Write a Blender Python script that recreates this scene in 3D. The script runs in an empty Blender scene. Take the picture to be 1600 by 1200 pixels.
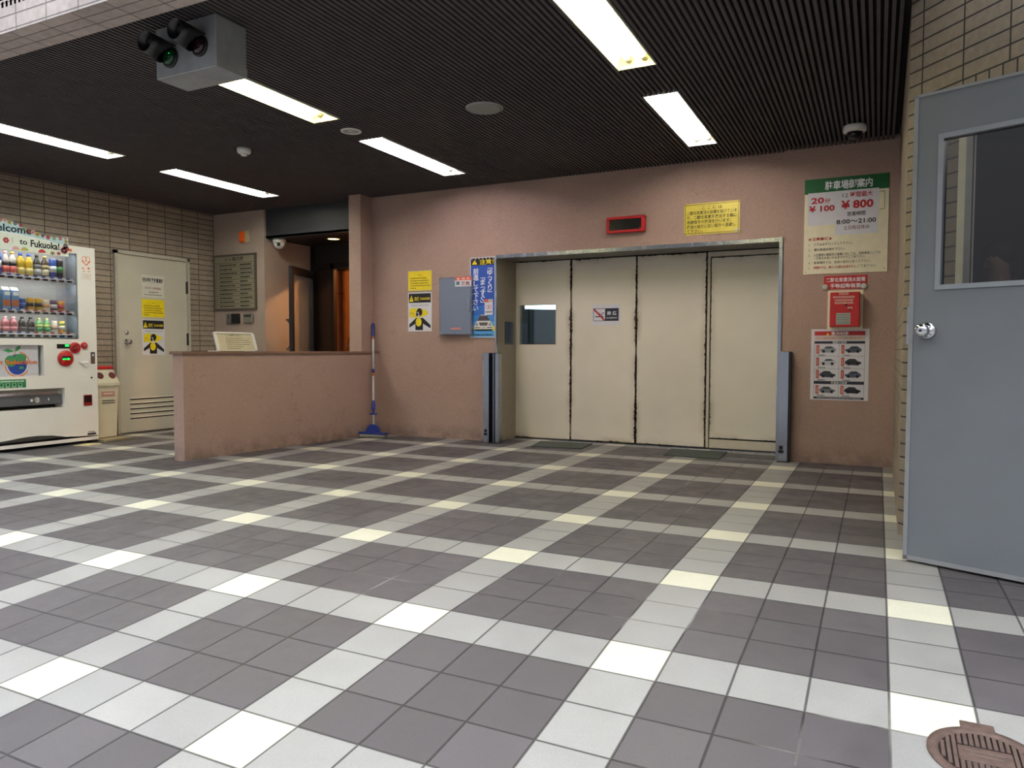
import bpy, bmesh, math, random
from mathutils import Matrix, Vector
random.seed(7)
SC = bpy.context.scene
COL = SC.collection
PI = math.pi

# ------------------------------------------------------------------ materials
def lin(c):
    return c / 12.92 if c <= 0.04045 else ((c + 0.055) / 1.055) ** 2.4
def rgb(h):
    if isinstance(h, str):
        return tuple(lin(int(h[i:i + 2], 16) / 255) for i in (0, 2, 4))
    return tuple(lin(c / 255) for c in h)
class NT:
    def __init__(s, name):
        s.m = bpy.data.materials.new(name); s.m.use_nodes = True
        s.t = s.m.node_tree; s.n = s.t.nodes; s.l = s.t.links
        s.b = s.n['Principled BSDF']
    def node(s, typ, **kw):
        x = s.n.new(typ)
        for k, v in kw.items():
            if k.startswith('i_'):
                x.inputs[k[2:].replace('_', ' ')].default_value = v
            else:
                setattr(x, k, v)
        return x
    def link(s, a, b): s.l.new(a, b)
    def math(s, op, a, b=None, c=None):
        x = s.n.new('ShaderNodeMath'); x.operation = op
        for i, v in enumerate((a, b, c)):
            if v is None: continue
            if hasattr(v, 'links') or hasattr(v, 'is_linked'): s.l.new(v, x.inputs[i])
            else: x.inputs[i].default_value = v
        return x.outputs[0]
    def mix(s, f, a, b, typ='MIX'):
        x = s.n.new('ShaderNodeMix'); x.data_type = 'RGBA'; x.blend_type = typ
        for i, v in ((0, f), (6, a), (7, b)):
            if hasattr(v, 'is_linked'): s.l.new(v, x.inputs[i])
            elif i == 0: x.inputs[0].default_value = v
            else: x.inputs[i].default_value = (*v, 1) if len(v) == 3 else v
        return x.outputs[2]
    def noise(s, scale, detail=3, vec=None, rough=.55):
        x = s.n.new('ShaderNodeTexNoise'); x.inputs['Scale'].default_value = scale
        x.inputs['Detail'].default_value = detail; x.inputs['Roughness'].default_value = rough
        if vec is not None: s.l.new(vec, x.inputs['Vector'])
        return x.outputs['Fac']
    def ramp(s, fac, a, b, lo=0., hi=1.):
        x = s.n.new('ShaderNodeMapRange'); s.l.new(fac, x.inputs[0])
        x.inputs[1].default_value = a; x.inputs[2].default_value = b
        x.inputs[3].default_value = lo; x.inputs[4].default_value = hi
        return x.outputs[0]
    def bump(s, h, strength=.2, dist=.01):
        x = s.n.new('ShaderNodeBump'); x.inputs['Strength'].default_value = strength
        x.inputs['Distance'].default_value = dist; s.l.new(h, x.inputs['Height'])
        s.l.new(x.outputs[0], s.b.inputs['Normal'])
    def pos(s):
        return s.n.new('ShaderNodeNewGeometry').outputs['Position']

_MC = {}
def M(name, col, rough=.5, metal=0., var=.06, scale=18., emit=0., spec=.5, bumpy=0.):
    if name in _MC: return _MC[name]
    t = NT(name); c = rgb(col)
    nz = t.noise(scale, 3, t.pos())
    f = t.ramp(nz, .3, .7, 1 - var, 1 + var)
    out = t.mix(1., c, (1, 1, 1), 'MULTIPLY')
    mx = out.node; t.link(f, mx.inputs[7])
    t.link(out, t.b.inputs['Base Color'])
    t.b.inputs['Roughness'].default_value = rough
    t.b.inputs['Metallic'].default_value = metal
    t.b.inputs['Specular IOR Level'].default_value = spec
    if emit:
        t.b.inputs['Emission Color'].default_value = (*c, 1)
        t.b.inputs['Emission Strength'].default_value = emit
    if bumpy: t.bump(nz, bumpy, .004)
    _MC[name] = t.m
    return t.m

def brick_mat(name, ax, az, c1, c2, mortar, w=.226, h=.0605, off=(0, 0), m=.0055, soldier=None, rough=.7, offset=0.):
    """ax, az: world directions along the course and across it"""
    t = NT(name); p = t.pos()
    def dot(a):
        x = t.node('ShaderNodeVectorMath', operation='DOT_PRODUCT'); t.link(p, x.inputs[0]); x.inputs[1].default_value = a
        return x.outputs['Value']
    u = t.math('ADD', dot(ax), off[0]); v = t.math('ADD', dot(az), off[1])
    def tex(uu, vv, w, h):
        cx = t.node('ShaderNodeCombineXYZ'); t.link(uu, cx.inputs[0]); t.link(vv, cx.inputs[1])
        b = t.node('ShaderNodeTexBrick', offset=offset, squash=1.0)
        b.inputs['Scale'].default_value = 1; b.inputs['Brick Width'].default_value = w; b.inputs['Row Height'].default_value = h
        b.inputs['Mortar Size'].default_value = m / 2; b.inputs['Mortar Smooth'].default_value = .15; b.inputs['Bias'].default_value = 0
        b.inputs['Color1'].default_value = (*rgb(c1), 1); b.inputs['Color2'].default_value = (*rgb(c2), 1); b.inputs['Mortar'].default_value = (*rgb(mortar), 1)
        t.link(cx.outputs[0], b.inputs['Vector'])
        return b
    b = tex(u, v, w, h); colr, fac = b.outputs['Color'], b.outputs['Fac']
    if soldier:
        z0, z1, u0 = soldier
        b2 = tex(u, t.math('SUBTRACT', v, z0 + off[1]), .066, z1 - z0)
        vz = dot(az); k = t.math('MULTIPLY', t.math('GREATER_THAN', vz, z0), t.math('LESS_THAN', vz, z1))
        k = t.math('MULTIPLY', k, t.math('GREATER_THAN', u, u0))
        colr = t.mix(k, colr, b2.outputs['Color'])
        fx = t.node('ShaderNodeMix'); fx.data_type = 'FLOAT'; t.link(k, fx.inputs[0]); t.link(fac, fx.inputs[2]); t.link(b2.outputs['Fac'], fx.inputs[3]); fac = fx.outputs[0]
    nz = t.noise(30, 4, p); big = t.noise(2.2, 2, p)
    out = t.mix(.35, colr, t.mix(1., colr, t.node('ShaderNodeCombineColor').outputs[0]), 'MIX')
    f = t.math('MULTIPLY', t.ramp(nz, .3, .7, .86, 1.12), t.ramp(big, .3, .7, .9, 1.08))
    o2 = t.mix(1., colr, (1, 1, 1), 'MULTIPLY'); t.link(f, o2.node.inputs[7])
    t.link(o2, t.b.inputs['Base Color']); t.b.inputs['Roughness'].default_value = rough
    hgt = t.math('SUBTRACT', t.math('MULTIPLY', nz, .25), fac)
    t.bump(hgt, .6, .005)
    return t.m

def stucco(name, c1, c2, crack=.35):
    t = NT(name); p = t.pos()
    big = t.noise(1.1, 4, p); fine = t.noise(60, 4, p)
    col = t.mix(t.ramp(big, .35, .65), rgb(c1), rgb(c2))
    if crack:
        v = t.node('ShaderNodeTexVoronoi', feature='DISTANCE_TO_EDGE'); v.inputs['Scale'].default_value = 2.6
        w = t.node('ShaderNodeTexNoise'); w.inputs['Scale'].default_value = 5; t.link(p, w.inputs['Vector'])
        ad = t.node('ShaderNodeVectorMath', operation='MULTIPLY_ADD'); t.link(w.outputs['Color'], ad.inputs[0]); ad.inputs[1].default_value = (.5, .5, .5); t.link(p, ad.inputs[2])
        t.link(ad.outputs[0], v.inputs['Vector'])
        line = t.ramp(v.outputs['Distance'], .004, .016, 1, 0)
        msk = t.ramp(t.noise(1.7, 2, p), .48, .6)
        col = t.mix(t.math('MULTIPLY', t.math('MULTIPLY', line, msk), crack), col, rgb('3a2c28'))
    # darker blotches towards the floor
    sx = t.node('ShaderNodeSeparateXYZ'); t.link(p, sx.inputs[0])
    st = t.noise(9, 4, p)
    k = t.math('MULTIPLY', t.ramp(sx.outputs[2], .0, .16, .55, 0), t.ramp(st, .35, .6))
    col = t.mix(k, col, rgb('4a4038'))
    f = t.ramp(fine, .3, .7, .93, 1.07)
    o2 = t.mix(1., col, (1, 1, 1), 'MULTIPLY'); t.link(f, o2.node.inputs[7])
    t.link(o2, t.b.inputs['Base Color']); t.b.inputs['Roughness'].default_value = .75
    t.bump(t.math('ADD', fine, t.noise(14, 3, p)), .35, .006)
    return t.m

def floor_mat():
    t = NT('floor_tiles'); p = t.pos()
    sx = t.node('ShaderNodeSeparateXYZ'); t.link(p, sx.inputs[0])
    u = t.math('DIVIDE', sx.outputs[0], .2); v = t.math('DIVIDE', sx.outputs[1], .1954)
    fu, fv = t.math('FLOOR', u), t.math('FLOOR', v)
    mu, mv = t.math('FLOORED_MODULO', fu, 4.), t.math('FLOORED_MODULO', fv, 4.)
    su = t.math('LESS_THAN', mu, .5); sv = t.math('GREATER_THAN', mv, 2.5)
    cross = t.math('MULTIPLY', su, sv); strip = t.math('MAXIMUM', su, sv)
    cid = t.node('ShaderNodeCombineXYZ'); t.link(fu, cid.inputs[0]); t.link(fv, cid.inputs[1])
    wn = t.node('ShaderNodeTexWhiteNoise', noise_dimensions='2D'); t.link(cid.outputs[0], wn.inputs['Vector'])
    dark = t.mix(wn.outputs['Value'], rgb('4a474a'), rgb('504d50'))
    dark = t.mix(t.math('MULTIPLY', t.math('GREATER_THAN', wn.outputs['Value'], .8), .5), dark, rgb('565356'))
    light = t.mix(wn.outputs['Value'], rgb('848483'), rgb('8d8d8b'))
    col = t.mix(strip, dark, light); col = t.mix(cross, col, rgb('c6c5b4'))
    fr_u, fr_v = t.math('FRACT', u), t.math('FRACT', v)
    du = t.math('MINIMUM', fr_u, t.math('SUBTRACT', 1., fr_u)); dv = t.math('MINIMUM', fr_v, t.math('SUBTRACT', 1., fr_v))
    d = t.math('MINIMUM', du, dv)
    g = t.ramp(d, .012, .022, 1, 0)
    dirt = t.noise(1.3, 5, p)
    gcol = t.mix(t.ramp(dirt, .58, .70), rgb('1e1d1f'), rgb('8f8d89'))
    inner = .8
    col = t.mix(t.math('MULTIPLY', g, inner), col, gcol)
    sp = t.noise(220, 2, p); md = t.noise(7, 4, p)
    f = t.math('MULTIPLY', t.ramp(sp, .3, .7, .93, 1.07), t.ramp(md, .3, .7, .93, 1.05))
    o2 = t.mix(1., col, (1, 1, 1), 'MULTIPLY'); t.link(f, o2.node.inputs[7])
    t.link(o2, t.b.inputs['Base Color'])
    t.link(t.ramp(md, .3, .7, .42, .62), t.b.inputs['Roughness'])
    t.b.inputs['Specular IOR Level'].default_value = .35
    t.bump(t.math('SUBTRACT', t.math('MULTIPLY', sp, .12), g), .35, .003)
    return t.m

def rust_panel_mat(name, base, rl=.03, amount=1.):
    """painted steel with rust creeping in from the edges (generated coordinates)"""
    t = NT(name); p = t.pos()
    tc = t.node('ShaderNodeTexCoord'); sx = t.node('ShaderNodeSeparateXYZ'); t.link(tc.outputs['Generated'], sx.inputs[0])
    gx, gz = sx.outputs[0], sx.outputs[2]
    ex = t.math('MINIMUM', gx, t.math('SUBTRACT', 1., gx)); ez = t.math('MINIMUM', t.math('MULTIPLY', gz, 2.6), t.math('MULTIPLY', t.math('SUBTRACT', 1., gz), 2.2))
    e = t.math('MINIMUM', ex, ez)
    nz = t.noise(34, 6, p, .7); nb = t.noise(3.5, 3, p)
    thr = t.math('MULTIPLY', t.ramp(nz, .45, .75), t.math('MULTIPLY', t.ramp(nb, .4, .65), rl * amount * 2))
    k = t.math('LESS_THAN', e, thr)
    stain = t.math('MULTIPLY', t.ramp(e, 0., .09, .55, 0.), t.ramp(nb, .4, .7))
    c = t.mix(t.ramp(t.noise(2, 3, p), .3, .7), rgb(base), tuple(x * .9 for x in rgb(base)))
    c = t.mix(stain, c, rgb('8a6f4c')); c = t.mix(k, c, rgb('2a1710'))
    t.link(c, t.b.inputs['Base Color']); t.b.inputs['Roughness'].default_value = .5
    t.bump(nz, .08, .003)
    return t.m

def glass_mat(name, tint, gloss=.08, rough=.02, fk=.8):
    t = NT(name); t.n.remove(t.b)
    tr = t.node('ShaderNodeBsdfTransparent'); tr.inputs[0].default_value = (*tint, 1)
    gl = t.node('ShaderNodeBsdfGlossy'); gl.inputs['Roughness'].default_value = rough; gl.inputs[0].default_value = (1, 1, 1, 1)
    fr = t.node('ShaderNodeFresnel'); fr.inputs[0].default_value = 1.5
    mx = t.node('ShaderNodeMixShader'); f = t.math('ADD', t.math('MULTIPLY', fr.outputs[0], fk), gloss * .3)
    t.link(f, mx.inputs[0]); t.link(tr.outputs[0], mx.inputs[1]); t.link(gl.outputs[0], mx.inputs[2])
    t.link(mx.outputs[0], t.n['Material Output'].inputs[0])
    return t.m

def brushed(name, col, rough=.3):
    t = NT(name); p = t.pos()
    mp = t.node('ShaderNodeMapping'); mp.inputs['Scale'].default_value = (6, 6, .8); t.link(p, mp.inputs[0])
    nz = t.noise(2, 2, mp.outputs[0])
    t.b.inputs['Base Color'].default_value = (*rgb(col), 1); t.b.inputs['Metallic'].default_value = 1
    t.link(t.ramp(nz, .3, .7, rough * .8, rough * 1.25), t.b.inputs['Roughness'])
    return t.m

def tube_mat(name, col, s):
    t = NT(name)
    t.b.inputs['Base Color'].default_value = (.9, .9, .9, 1)
    t.b.inputs['Emission Color'].default_value = (*col, 1); t.b.inputs['Emission Strength'].default_value = s
    return t.m

STUCCO = stucco('pink_stucco', '9b8175', 'a48a7e', .16)
STUCCO_SIDE = stucco('entry_stucco', '99897e', 'a19085', 0.)
FLOOR = floor_mat()
S2 = math.sqrt(.5)
CH = Vector((.66, -.75, 0)).normalized()          # direction along the angled brick wall
BR_LEFT = brick_mat('brown_brick_tile', (0, 1, 0), (0, 0, 1), '908375', '9f9182', '3f3932', off=(.038, .013), m=.0085)
BR_CH = brick_mat('facade_brick_tile', tuple(CH), (0, 0, 1), '7d7264', '877b6a', '2d2a26', w=.23, h=.0665, off=(-(CH.x * .06 + CH.y * 1.88) + .152, -2.118 + .0665 * 40), soldier=(2.0, 2.118, .152 + .3), m=.0085)
BR_SIDE = brick_mat('pillar_brick_tile', (0, 1, 0), (0, 0, 1), '7d7264', '877b6a', '2d2a26', w=.23, h=.0665, off=(0, -2.118 + .0665 * 40))
BR_FAS_F = brick_mat('beam_face_tile', (1, 0, 0), (0, 0, 1), 'aba29d', 'b8afaa', '6f6a68', w=.23, h=.064, off=(.05, 0), m=.007)
BR_FAS_B = brick_mat('beam_soffit_shade_tile', (1, 0, 0), (0, 1, 0), 'a69890', 'b1a39b', '5a524e', w=.23, h=.064, off=(.11, .09), m=.006)  # same tile as the face, browner: underside shade put into the colour
SLAT = M('dark_slat', '4b4546', .75, 0, .12, 9)
CEILBACK = M('ceiling_black', '0c0b0b', .9)
WHITE = M('white_paint', 'e6e4de', .4, 0, .03)
WHITEP = M('white_plastic', 'dedcd6', .45, 0, .03)
PAPER = M('white_paper', 'd9d8de', .8, 0, .03)
CREAM = M('cream_board', 'e6dec0', .5, 0, .04)
BLACK = M('black', '0b0b0c', .45)
INK = M('ink_black', '141414', .7)
INKG = M('ink_grey', '4a463c', .7)
RED = M('signal_red', 'b01a1e', .4)
INKR = M('ink_red', 'b01c22', .7)
YEL = M('sign_yellow', 'ead217', .55)
GREENB = M('sign_green', '0d5c2f', .5)
BLUE = M('sign_blue', '1b4aa6', .5)
SKYB = M('sign_light_blue', '4f9edb', .5)
ORANGE = M('orange', 'e0641c', .5)
NAVY = M('navy', '1a1c30', .5)
STEEL = brushed('brushed_steel', '9ea3ac', .24)
CHROME = M('chrome', 'cfd2d6', .12, 1., 0.)
DARKMET = M('dark_metal', '3b3b3f', .4, .8)
BRASS = M('brass_plate', 'd8c64e', .35, .1)
DOORGREY = M('door_grey_paint', '666b70', .45, 0, .04, 6)
DOORBEIGE = M('door_beige_paint', 'c6c2b2', .45, 0, .03, 5)
LIFT = rust_panel_mat('lift_door_paint', 'e6decd', .02)
LIFTGREY = M('frame_paint', 'c9c0ac', .5, 0, .05)
DARKGAP = M('gap_dark', '15100d', .9)
COUNTER = M('speckled_granite', '7b5f50', .35, 0, .35, 160)
RUBBER = M('rubber_mat_green', '3d4541', .8, 0, .1, 60)
GLASS = glass_mat('clear_glass', (.93, .95, .95))
GLASSD = glass_mat('smoked_glass', (.66, .67, .70), .06, .02, .5)
GREEN_L = M('green_light', '18ff50', .4, emit=2.5)
AMBER = M('amber_lens', 'd85a1c', .25, 0, .05, emit=.08)

# ------------------------------------------------------------------ mesh builder
class B:
    def __init__(s, frame=None):
        s.bm = bmesh.new(); s.mats = []; s.F = frame or Matrix.Identity(4)
    def mi(s, m):
        if m not in s.mats: s.mats.append(m)
        return s.mats.index(m)
    def add(s, verts, faces, m, smooth=False, T=None):
        A = s.F @ T if T is not None else s.F
        vs = [s.bm.verts.new(A @ Vector(v)) for v in verts]; k = s.mi(m); out = []
        for f in faces:
            try: fc = s.bm.faces.new([vs[i] for i in f])
            except ValueError: continue
            fc.material_index = k; fc.smooth = smooth; out.append(fc)
        return vs, out
    def box(s, x0, x1, y0, y1, z0, z1, m, bev=0., T=None, seg=2):
        v = [(x, y, z) for z in (z0, z1) for y in (y0, y1) for x in (x0, x1)]
        f = [(0, 2, 3, 1), (4, 5, 7, 6), (0, 1, 5, 4), (2, 6, 7, 3), (0, 4, 6, 2), (1, 3, 7, 5)]
        vs, fs = s.add(v, f, m, T=T)
        if bev:
            eds = list({e for fc in fs for e in fc.edges})
            r = bmesh.ops.bevel(s.bm, geom=eds, offset=bev, segments=seg, profile=.5, affect='EDGES')
            k = s.mi(m)
            for fc in r['faces']: fc.material_index = k
        return s
    def prism(s, poly, z0, z1, m, T=None, smooth=False):
        n = len(poly)
        v = [(x, y, z0) for x, y in poly] + [(x, y, z1) for x, y in poly]
        f = [tuple(range(n))[::-1], tuple(range(n, 2 * n))] + [(i, (i + 1) % n, n + (i + 1) % n, n + i) for i in range(n)]
        s.add(v, f, m, T=T, smooth=False); return s
    def poly(s, pts, m, T=None):
        s.add(pts, [tuple(range(len(pts)))], m, T=T); return s
    def lathe(s, prof, m, T=None, seg=24, smooth=True, a0=0., a1=2 * PI):
        full = abs(a1 - a0 - 2 * PI) < 1e-6; n = seg if full else seg + 1
        v = []; f = []
        for r, z in prof:
            for i in range(n):
                a = a0 + (a1 - a0) * i / seg
                v.append((r * math.cos(a), r * math.sin(a), z))
        for j in range(len(prof) - 1):
            for i in range(seg):
                k = (i + 1) % n
                f.append((j * n + i, j * n + k, (j + 1) * n + k, (j + 1) * n + i))
        vs, fs = s.add(v, f, m, smooth=smooth, T=T)
        for j, (r, z) in ((0, prof[0]), (len(prof) - 1, prof[-1])):
            if r > 1e-5 and full:
                try:
                    fc = s.bm.faces.new([vs[j * n + i] for i in range(n)]); fc.material_index = s.mi(m)
                except ValueError: pass
        return s
    def tube(s, pts, r, m, seg=10, T=None, cap=True):
        pts = [Vector(p) for p in pts]; v = []; f = []
        up = None
        for i, p in enumerate(pts):
            d = (pts[min(i + 1, len(pts) - 1)] - pts[max(i - 1, 0)]).normalized()
            if up is None: up = Vector((0, 0, 1)) if abs(d.z) < .9 else Vector((1, 0, 0))
            a = d.cross(up).normalized(); b = a.cross(d).normalized(); up = b
            rr = r[i] if isinstance(r, (list, tuple)) else r
            for k in range(seg):
                t = 2 * PI * k / seg
                v.append(p + a * rr * math.cos(t) + b * rr * math.sin(t))
        for i in range(len(pts) - 1):
            for k in range(seg):
                k2 = (k + 1) % seg
                f.append((i * seg + k, i * seg + k2, (i + 1) * seg + k2, (i + 1) * seg + k))
        vs, fs = s.add(v, f, m, smooth=True, T=T)
        if cap:
            for j in (0, len(pts) - 1):
                fc = s.bm.faces.new([vs[j * seg + k] for k in range(seg)]); fc.material_index = s.mi(m)
        return s
    def sphere(s, c, r, m, T=None, u=16, v=10):
        rx, ry, rz = (r, r, r) if not isinstance(r, (tuple, list)) else r
        prof = []
        vv = []; ff = []
        for j in range(v + 1):
            th = PI * j / v
            for i in range(u):
                a = 2 * PI * i / u
                vv.append((c[0] + rx * math.sin(th) * math.cos(a), c[1] + ry * math.sin(th) * math.sin(a), c[2] + rz * math.cos(th)))
        for j in range(v):
            for i in range(u):
                k = (i + 1) % u
                ff.append((j * u + i, j * u + k, (j + 1) * u + k, (j + 1) * u + i))
        s.add(vv, ff, m, smooth=True, T=T)
        return s
    def obj(s, name, parent=None, origin=None, recalc=True):
        bmesh.ops.remove_doubles(s.bm, verts=s.bm.verts, dist=1e-7)
        if recalc: bmesh.ops.recalc_face_normals(s.bm, faces=s.bm.faces)
        me = bpy.data.meshes.new(name)
        if origin is not None:
            bmesh.ops.translate(s.bm, vec=-Vector(origin), verts=s.bm.verts)
        s.bm.to_mesh(me); s.bm.free()
        for m in s.mats: me.materials.append(m)
        o = bpy.data.objects.new(name, me); COL.objects.link(o)
        if origin is not None: o.location = origin
        if parent is not None:
            o.parent = parent
            w = Vector((0, 0, 0)); q = parent
            while q is not None: w = w + q.location; q = q.parent
            o.location = o.location - w
        return o

def tag(o, label, cat, group=None, kind=None):
    o['label'] = label; o['category'] = cat
    if group: o['group'] = group
    if kind: o['kind'] = kind
    return o
def thing(name, label, cat, loc, group=None, kind=None):
    o = bpy.data.objects.new(name, None); o.empty_display_size = .1; COL.objects.link(o); o.location = loc
    return tag(o, label, cat, group, kind)
def struct(o):
    o['kind'] = 'structure'; return o

# text -> polygons --------------------------------------------------
_fc = bpy.data.curves.new('lettering_source', 'FONT'); _fo = bpy.data.objects.new('lettering_source', _fc); COL.objects.link(_fo)
_fc.resolution_u = 2; _tc = {}
def glyphs(txt, bold=0.):
    key = (txt, bold)
    if key not in _tc:
        _fc.body = txt; _fc.offset = bold
        dg = bpy.context.evaluated_depsgraph_get(); dg.update()
        me = _fo.evaluated_get(dg).to_mesh()
        _tc[key] = ([v.co.copy() for v in me.vertices], [tuple(p.vertices) for p in me.polygons])
    return _tc[key]

# frames: u right, v up, n out of the surface
def frame(o, u, v, n):
    return Matrix(((u[0], v[0], n[0], o[0]), (u[1], v[1], n[1], o[1]), (u[2], v[2], n[2], o[2]), (0, 0, 0, 1)))
def BW(x, z, y=4.26): return frame((x, y, z), (1, 0, 0), (0, 0, 1), (0, -1, 0))
def LW(y, z, x=-7.32): return frame((x, y, z), (0, 1, 0), (0, 0, 1), (1, 0, 0))

class Sign:
    """flat sign; coordinates are fractions of width / height from its top edge"""
    def __init__(s, fr, w, h, t=.004):
        s.F, s.w, s.h, s.t = fr, w, h, t; s.parts = {}
    def b(s, part):
        if part not in s.parts: s.parts[part] = B(s.F)
        return s.parts[part]
    def p(s, x, y, lv): return (x * s.w, (1 - y) * s.h, s.t + .0007 * lv)
    def rect(s, part, x0, y0, x1, y1, m, lv=1):
        s.b(part).poly([s.p(x0, y0, lv), s.p(x0, y1, lv), s.p(x1, y1, lv), s.p(x1, y0, lv)], m); return s
    def poly(s, part, pts, m, lv=1):
        s.b(part).poly([s.p(x, y, lv) for x, y in pts], m); return s
    def disc(s, part, x, y, r, m, lv=1, ry=None, n=24, a0=0, a1=2 * PI):
        rx = r / s.w; ryy = (ry or r) / s.h
        s.poly(part, [(x + rx * math.cos(a0 + (a1 - a0) * i / n), y + ryy * math.sin(a0 + (a1 - a0) * i / n)) for i in range(n)], m, lv); return s
    def ring(s, part, x, y, r, r2, m, lv=1, n=24, sy=1., a0=0, a1=2 * PI):
        for i in range(n):
            a, b = a0 + (a1 - a0) * i / n, a0 + (a1 - a0) * (i + 1) / n
            s.poly(part, [(x + q * math.cos(t) / s.w, y + sy * q * math.sin(t) / s.h) for q, t in ((r, a), (r, b), (r2, b), (r2, a))], m, lv)
        return s
    def text(s, part, txt, x, y, size, m, lv=2, al='l', fit=None, bold=0., wide=1., vertical=False, step=None):
        """y = baseline; size = height fraction of one em; fit = width fraction"""
        em = size * s.h
        if vertical:
            for i, ch in enumerate(txt):
                s.text(part, ch, x, y + i * (step or size), size, m, lv, 'c', None, bold, wide)
            return s
        vs, fs = glyphs(txt, bold)
        if not vs: return s
        x0 = min(v.x for v in vs); x1 = max(v.x for v in vs)
        sx = em * wide; ww = (x1 - x0) * sx
        if fit: sx = fit * s.w / (x1 - x0); ww = fit * s.w
        ox = x * s.w - (0 if al == 'l' else ww / 2 if al == 'c' else ww)
        b = s.b(part)
        b.add([(ox + (v.x - x0) * sx, (1 - y) * s.h + v.y * em, s.t + .0007 * lv) for v in vs], fs, m)
        return s
    def dashes(s, part, x0, x1, y, hh, m, lv=2, seed=0):
        r = random.Random(seed + int(y * 997)); x = x0
        while x < x1:
            d = r.uniform(.012, .035) * 1.2
            s.rect(part, x, y - hh / 2, min(x + d, x1), y + hh / 2, m, lv); x += d + r.uniform(.004, .012)
        return s
    def board(s, m, bev=0.):
        b = B(s.F); b.box(0, s.w, 0, s.h, 0, s.t, m, bev); return b
    def done(s, name, label, cat, m=None, parent=None, group=None, board=None, extra=None):
        o0 = s.F @ Vector((0, 0, 0))
        bb = board or s.board(m)
        root = bb.obj(name, parent, tuple(o0))
        if parent is None: tag(root, label, cat, group)
        for n, b in s.parts.items(): b.obj('car_picture' if n.startswith('car_picture') else n, root, recalc=False)
        if extra: extra(root)
        return root

# ================================================================== SETTING
HC = 2.54                                                   # ceiling height
def gz(y):                                                  # floor profile: flat inside, ramp down to the street
    if y >= .7816: return 0.
    if y >= 0: return -.022 * (1 - y / .7816)
    return -.022 + .0785 * y
b = B(); ys = [-7, -5, -3.5, -2.4, -1.6, -.7816, -.4, 0, .2, .4, .6, .7816, 1.2, 2, 3, 4, 5, 6, 7.5]
xs = [-9, -6, -4, -2, -1, 0, 1, 2, 4]
v = [(x, y, gz(y)) for y in ys for x in xs]; nx = len(xs)
b.add(v, [(j * nx + i, j * nx + i + 1, (j + 1) * nx + i + 1, (j + 1) * nx + i) for j in range(len(ys) - 1) for i in range(nx - 1)], FLOOR)
struct(b.obj('floor'))

# ceiling: dark slats, cut around the recessed lights
LX = (-1.325, -3.60, -5.87); LY = ((.73, 1.955), (2.46, 3.74)); LWD = .11
b = B()
def strip(x0, x1, fn):
    cuts = [-.09]
    for cx in LX:
        if x1 > cx - LWD and x0 < cx + LWD:
            for y0, y1 in LY: cuts += [y0, y1]
    cuts.append(4.27)
    for i in range(0, len(cuts), 2): fn(x0, x1, cuts[i], cuts[i + 1])
edges = sorted([-7.4, .058] + [c + s * LWD for c in LX for s in (-1, 1)])
for i in range(len(edges) - 1):
    strip(edges[i] + 1e-4, edges[i + 1] - 1e-4, lambda a, c, y0, y1: b.box(a, c, y0, y1, HC + .035, HC + .05, CEILBACK))
x = -7.36
while x < .03:
    strip(x, x + .017, lambda a, c, y0, y1: b.box(a, c, y0, y1, HC, HC + .028, SLAT)); x += .0335
struct(b.obj('ceiling'))
b = B(); b.box(-7.6, .1, -.09, 8, 2.78, 2.9, CEILBACK); struct(b.obj('skylight_block'))     # unseen slab added over the slats to block skylight leaks
# street-side beam
b = B()
b.box(-7.6, 2.6, -.09, .1, 2.42, 3.7, BR_FAS_F)
b.bm.faces.ensure_lookup_table()
k = b.mi(BR_FAS_B)
for f in b.bm.faces:
    if abs(f.normal.z) > .9: f.material_index = k
for f in b.bm.faces:
    f.normal_update()
    if abs(f.normal.z) > .9: f.material_index = k
struct(b.obj('trim_2'))

# walls
b = B(); b.box(-7.6, -7.32, -.09, 4.4, -.05, 2.78, BR_LEFT); struct(b.obj('wall_left'))
b = B()
b.box(-7.6, -6.5, 4.26, 5.2, -.02, 2.78, STUCCO_SIDE)
struct(b.obj('wall_entry'))
b = B()
b.box(-4.96, -3.432, 4.26, 4.9, -.02, 2.78, STUCCO)
b.box(-3.432, -.77, 4.26, 4.62, 1.83, 2.78, STUCCO)
b.box(-.77, .4, 4.22, 4.9, -.02, 2.78, STUCCO)
struct(b.obj('wall_back'))
b = B(); b.box(-5.10, -4.945, 4.06, 4.26, .896, 2.56, STUCCO); struct(b.obj('wall_pier'))      # pier over the low wall's end
b = B(); b.box(-6.55, -4.94, 4.29, 4.45, 2.21, 2.78, M('bulkhead_grey', '2b2c30', .6)); struct(b.obj('trim_3'))
# lift shaft behind the doors
b = B(); b.box(-3.8, -.4, 4.86, 4.95, -.02, 2.3, DARKGAP); b.box(-3.46, -.76, 4.62, 4.9, 1.9, 2.2, DARKGAP); struct(b.obj('trim_4'))
# low wall with its granite coping
b = B()
pw = [(-5.205, 1.935), (-5.105, 1.95), (-4.875, 4.26), (-5.10, 4.26)]
b.prism(pw, -.01, .872, STUCCO); struct(b.obj('wall_low'))
b = B(); pc = [(-5.222, 1.915), (-5.09, 1.93), (-4.862, 4.258), (-5.115, 4.258)]
b.prism(pc, .8725, .896, COUNTER)
struct(b.obj('trim_5'))

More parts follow.
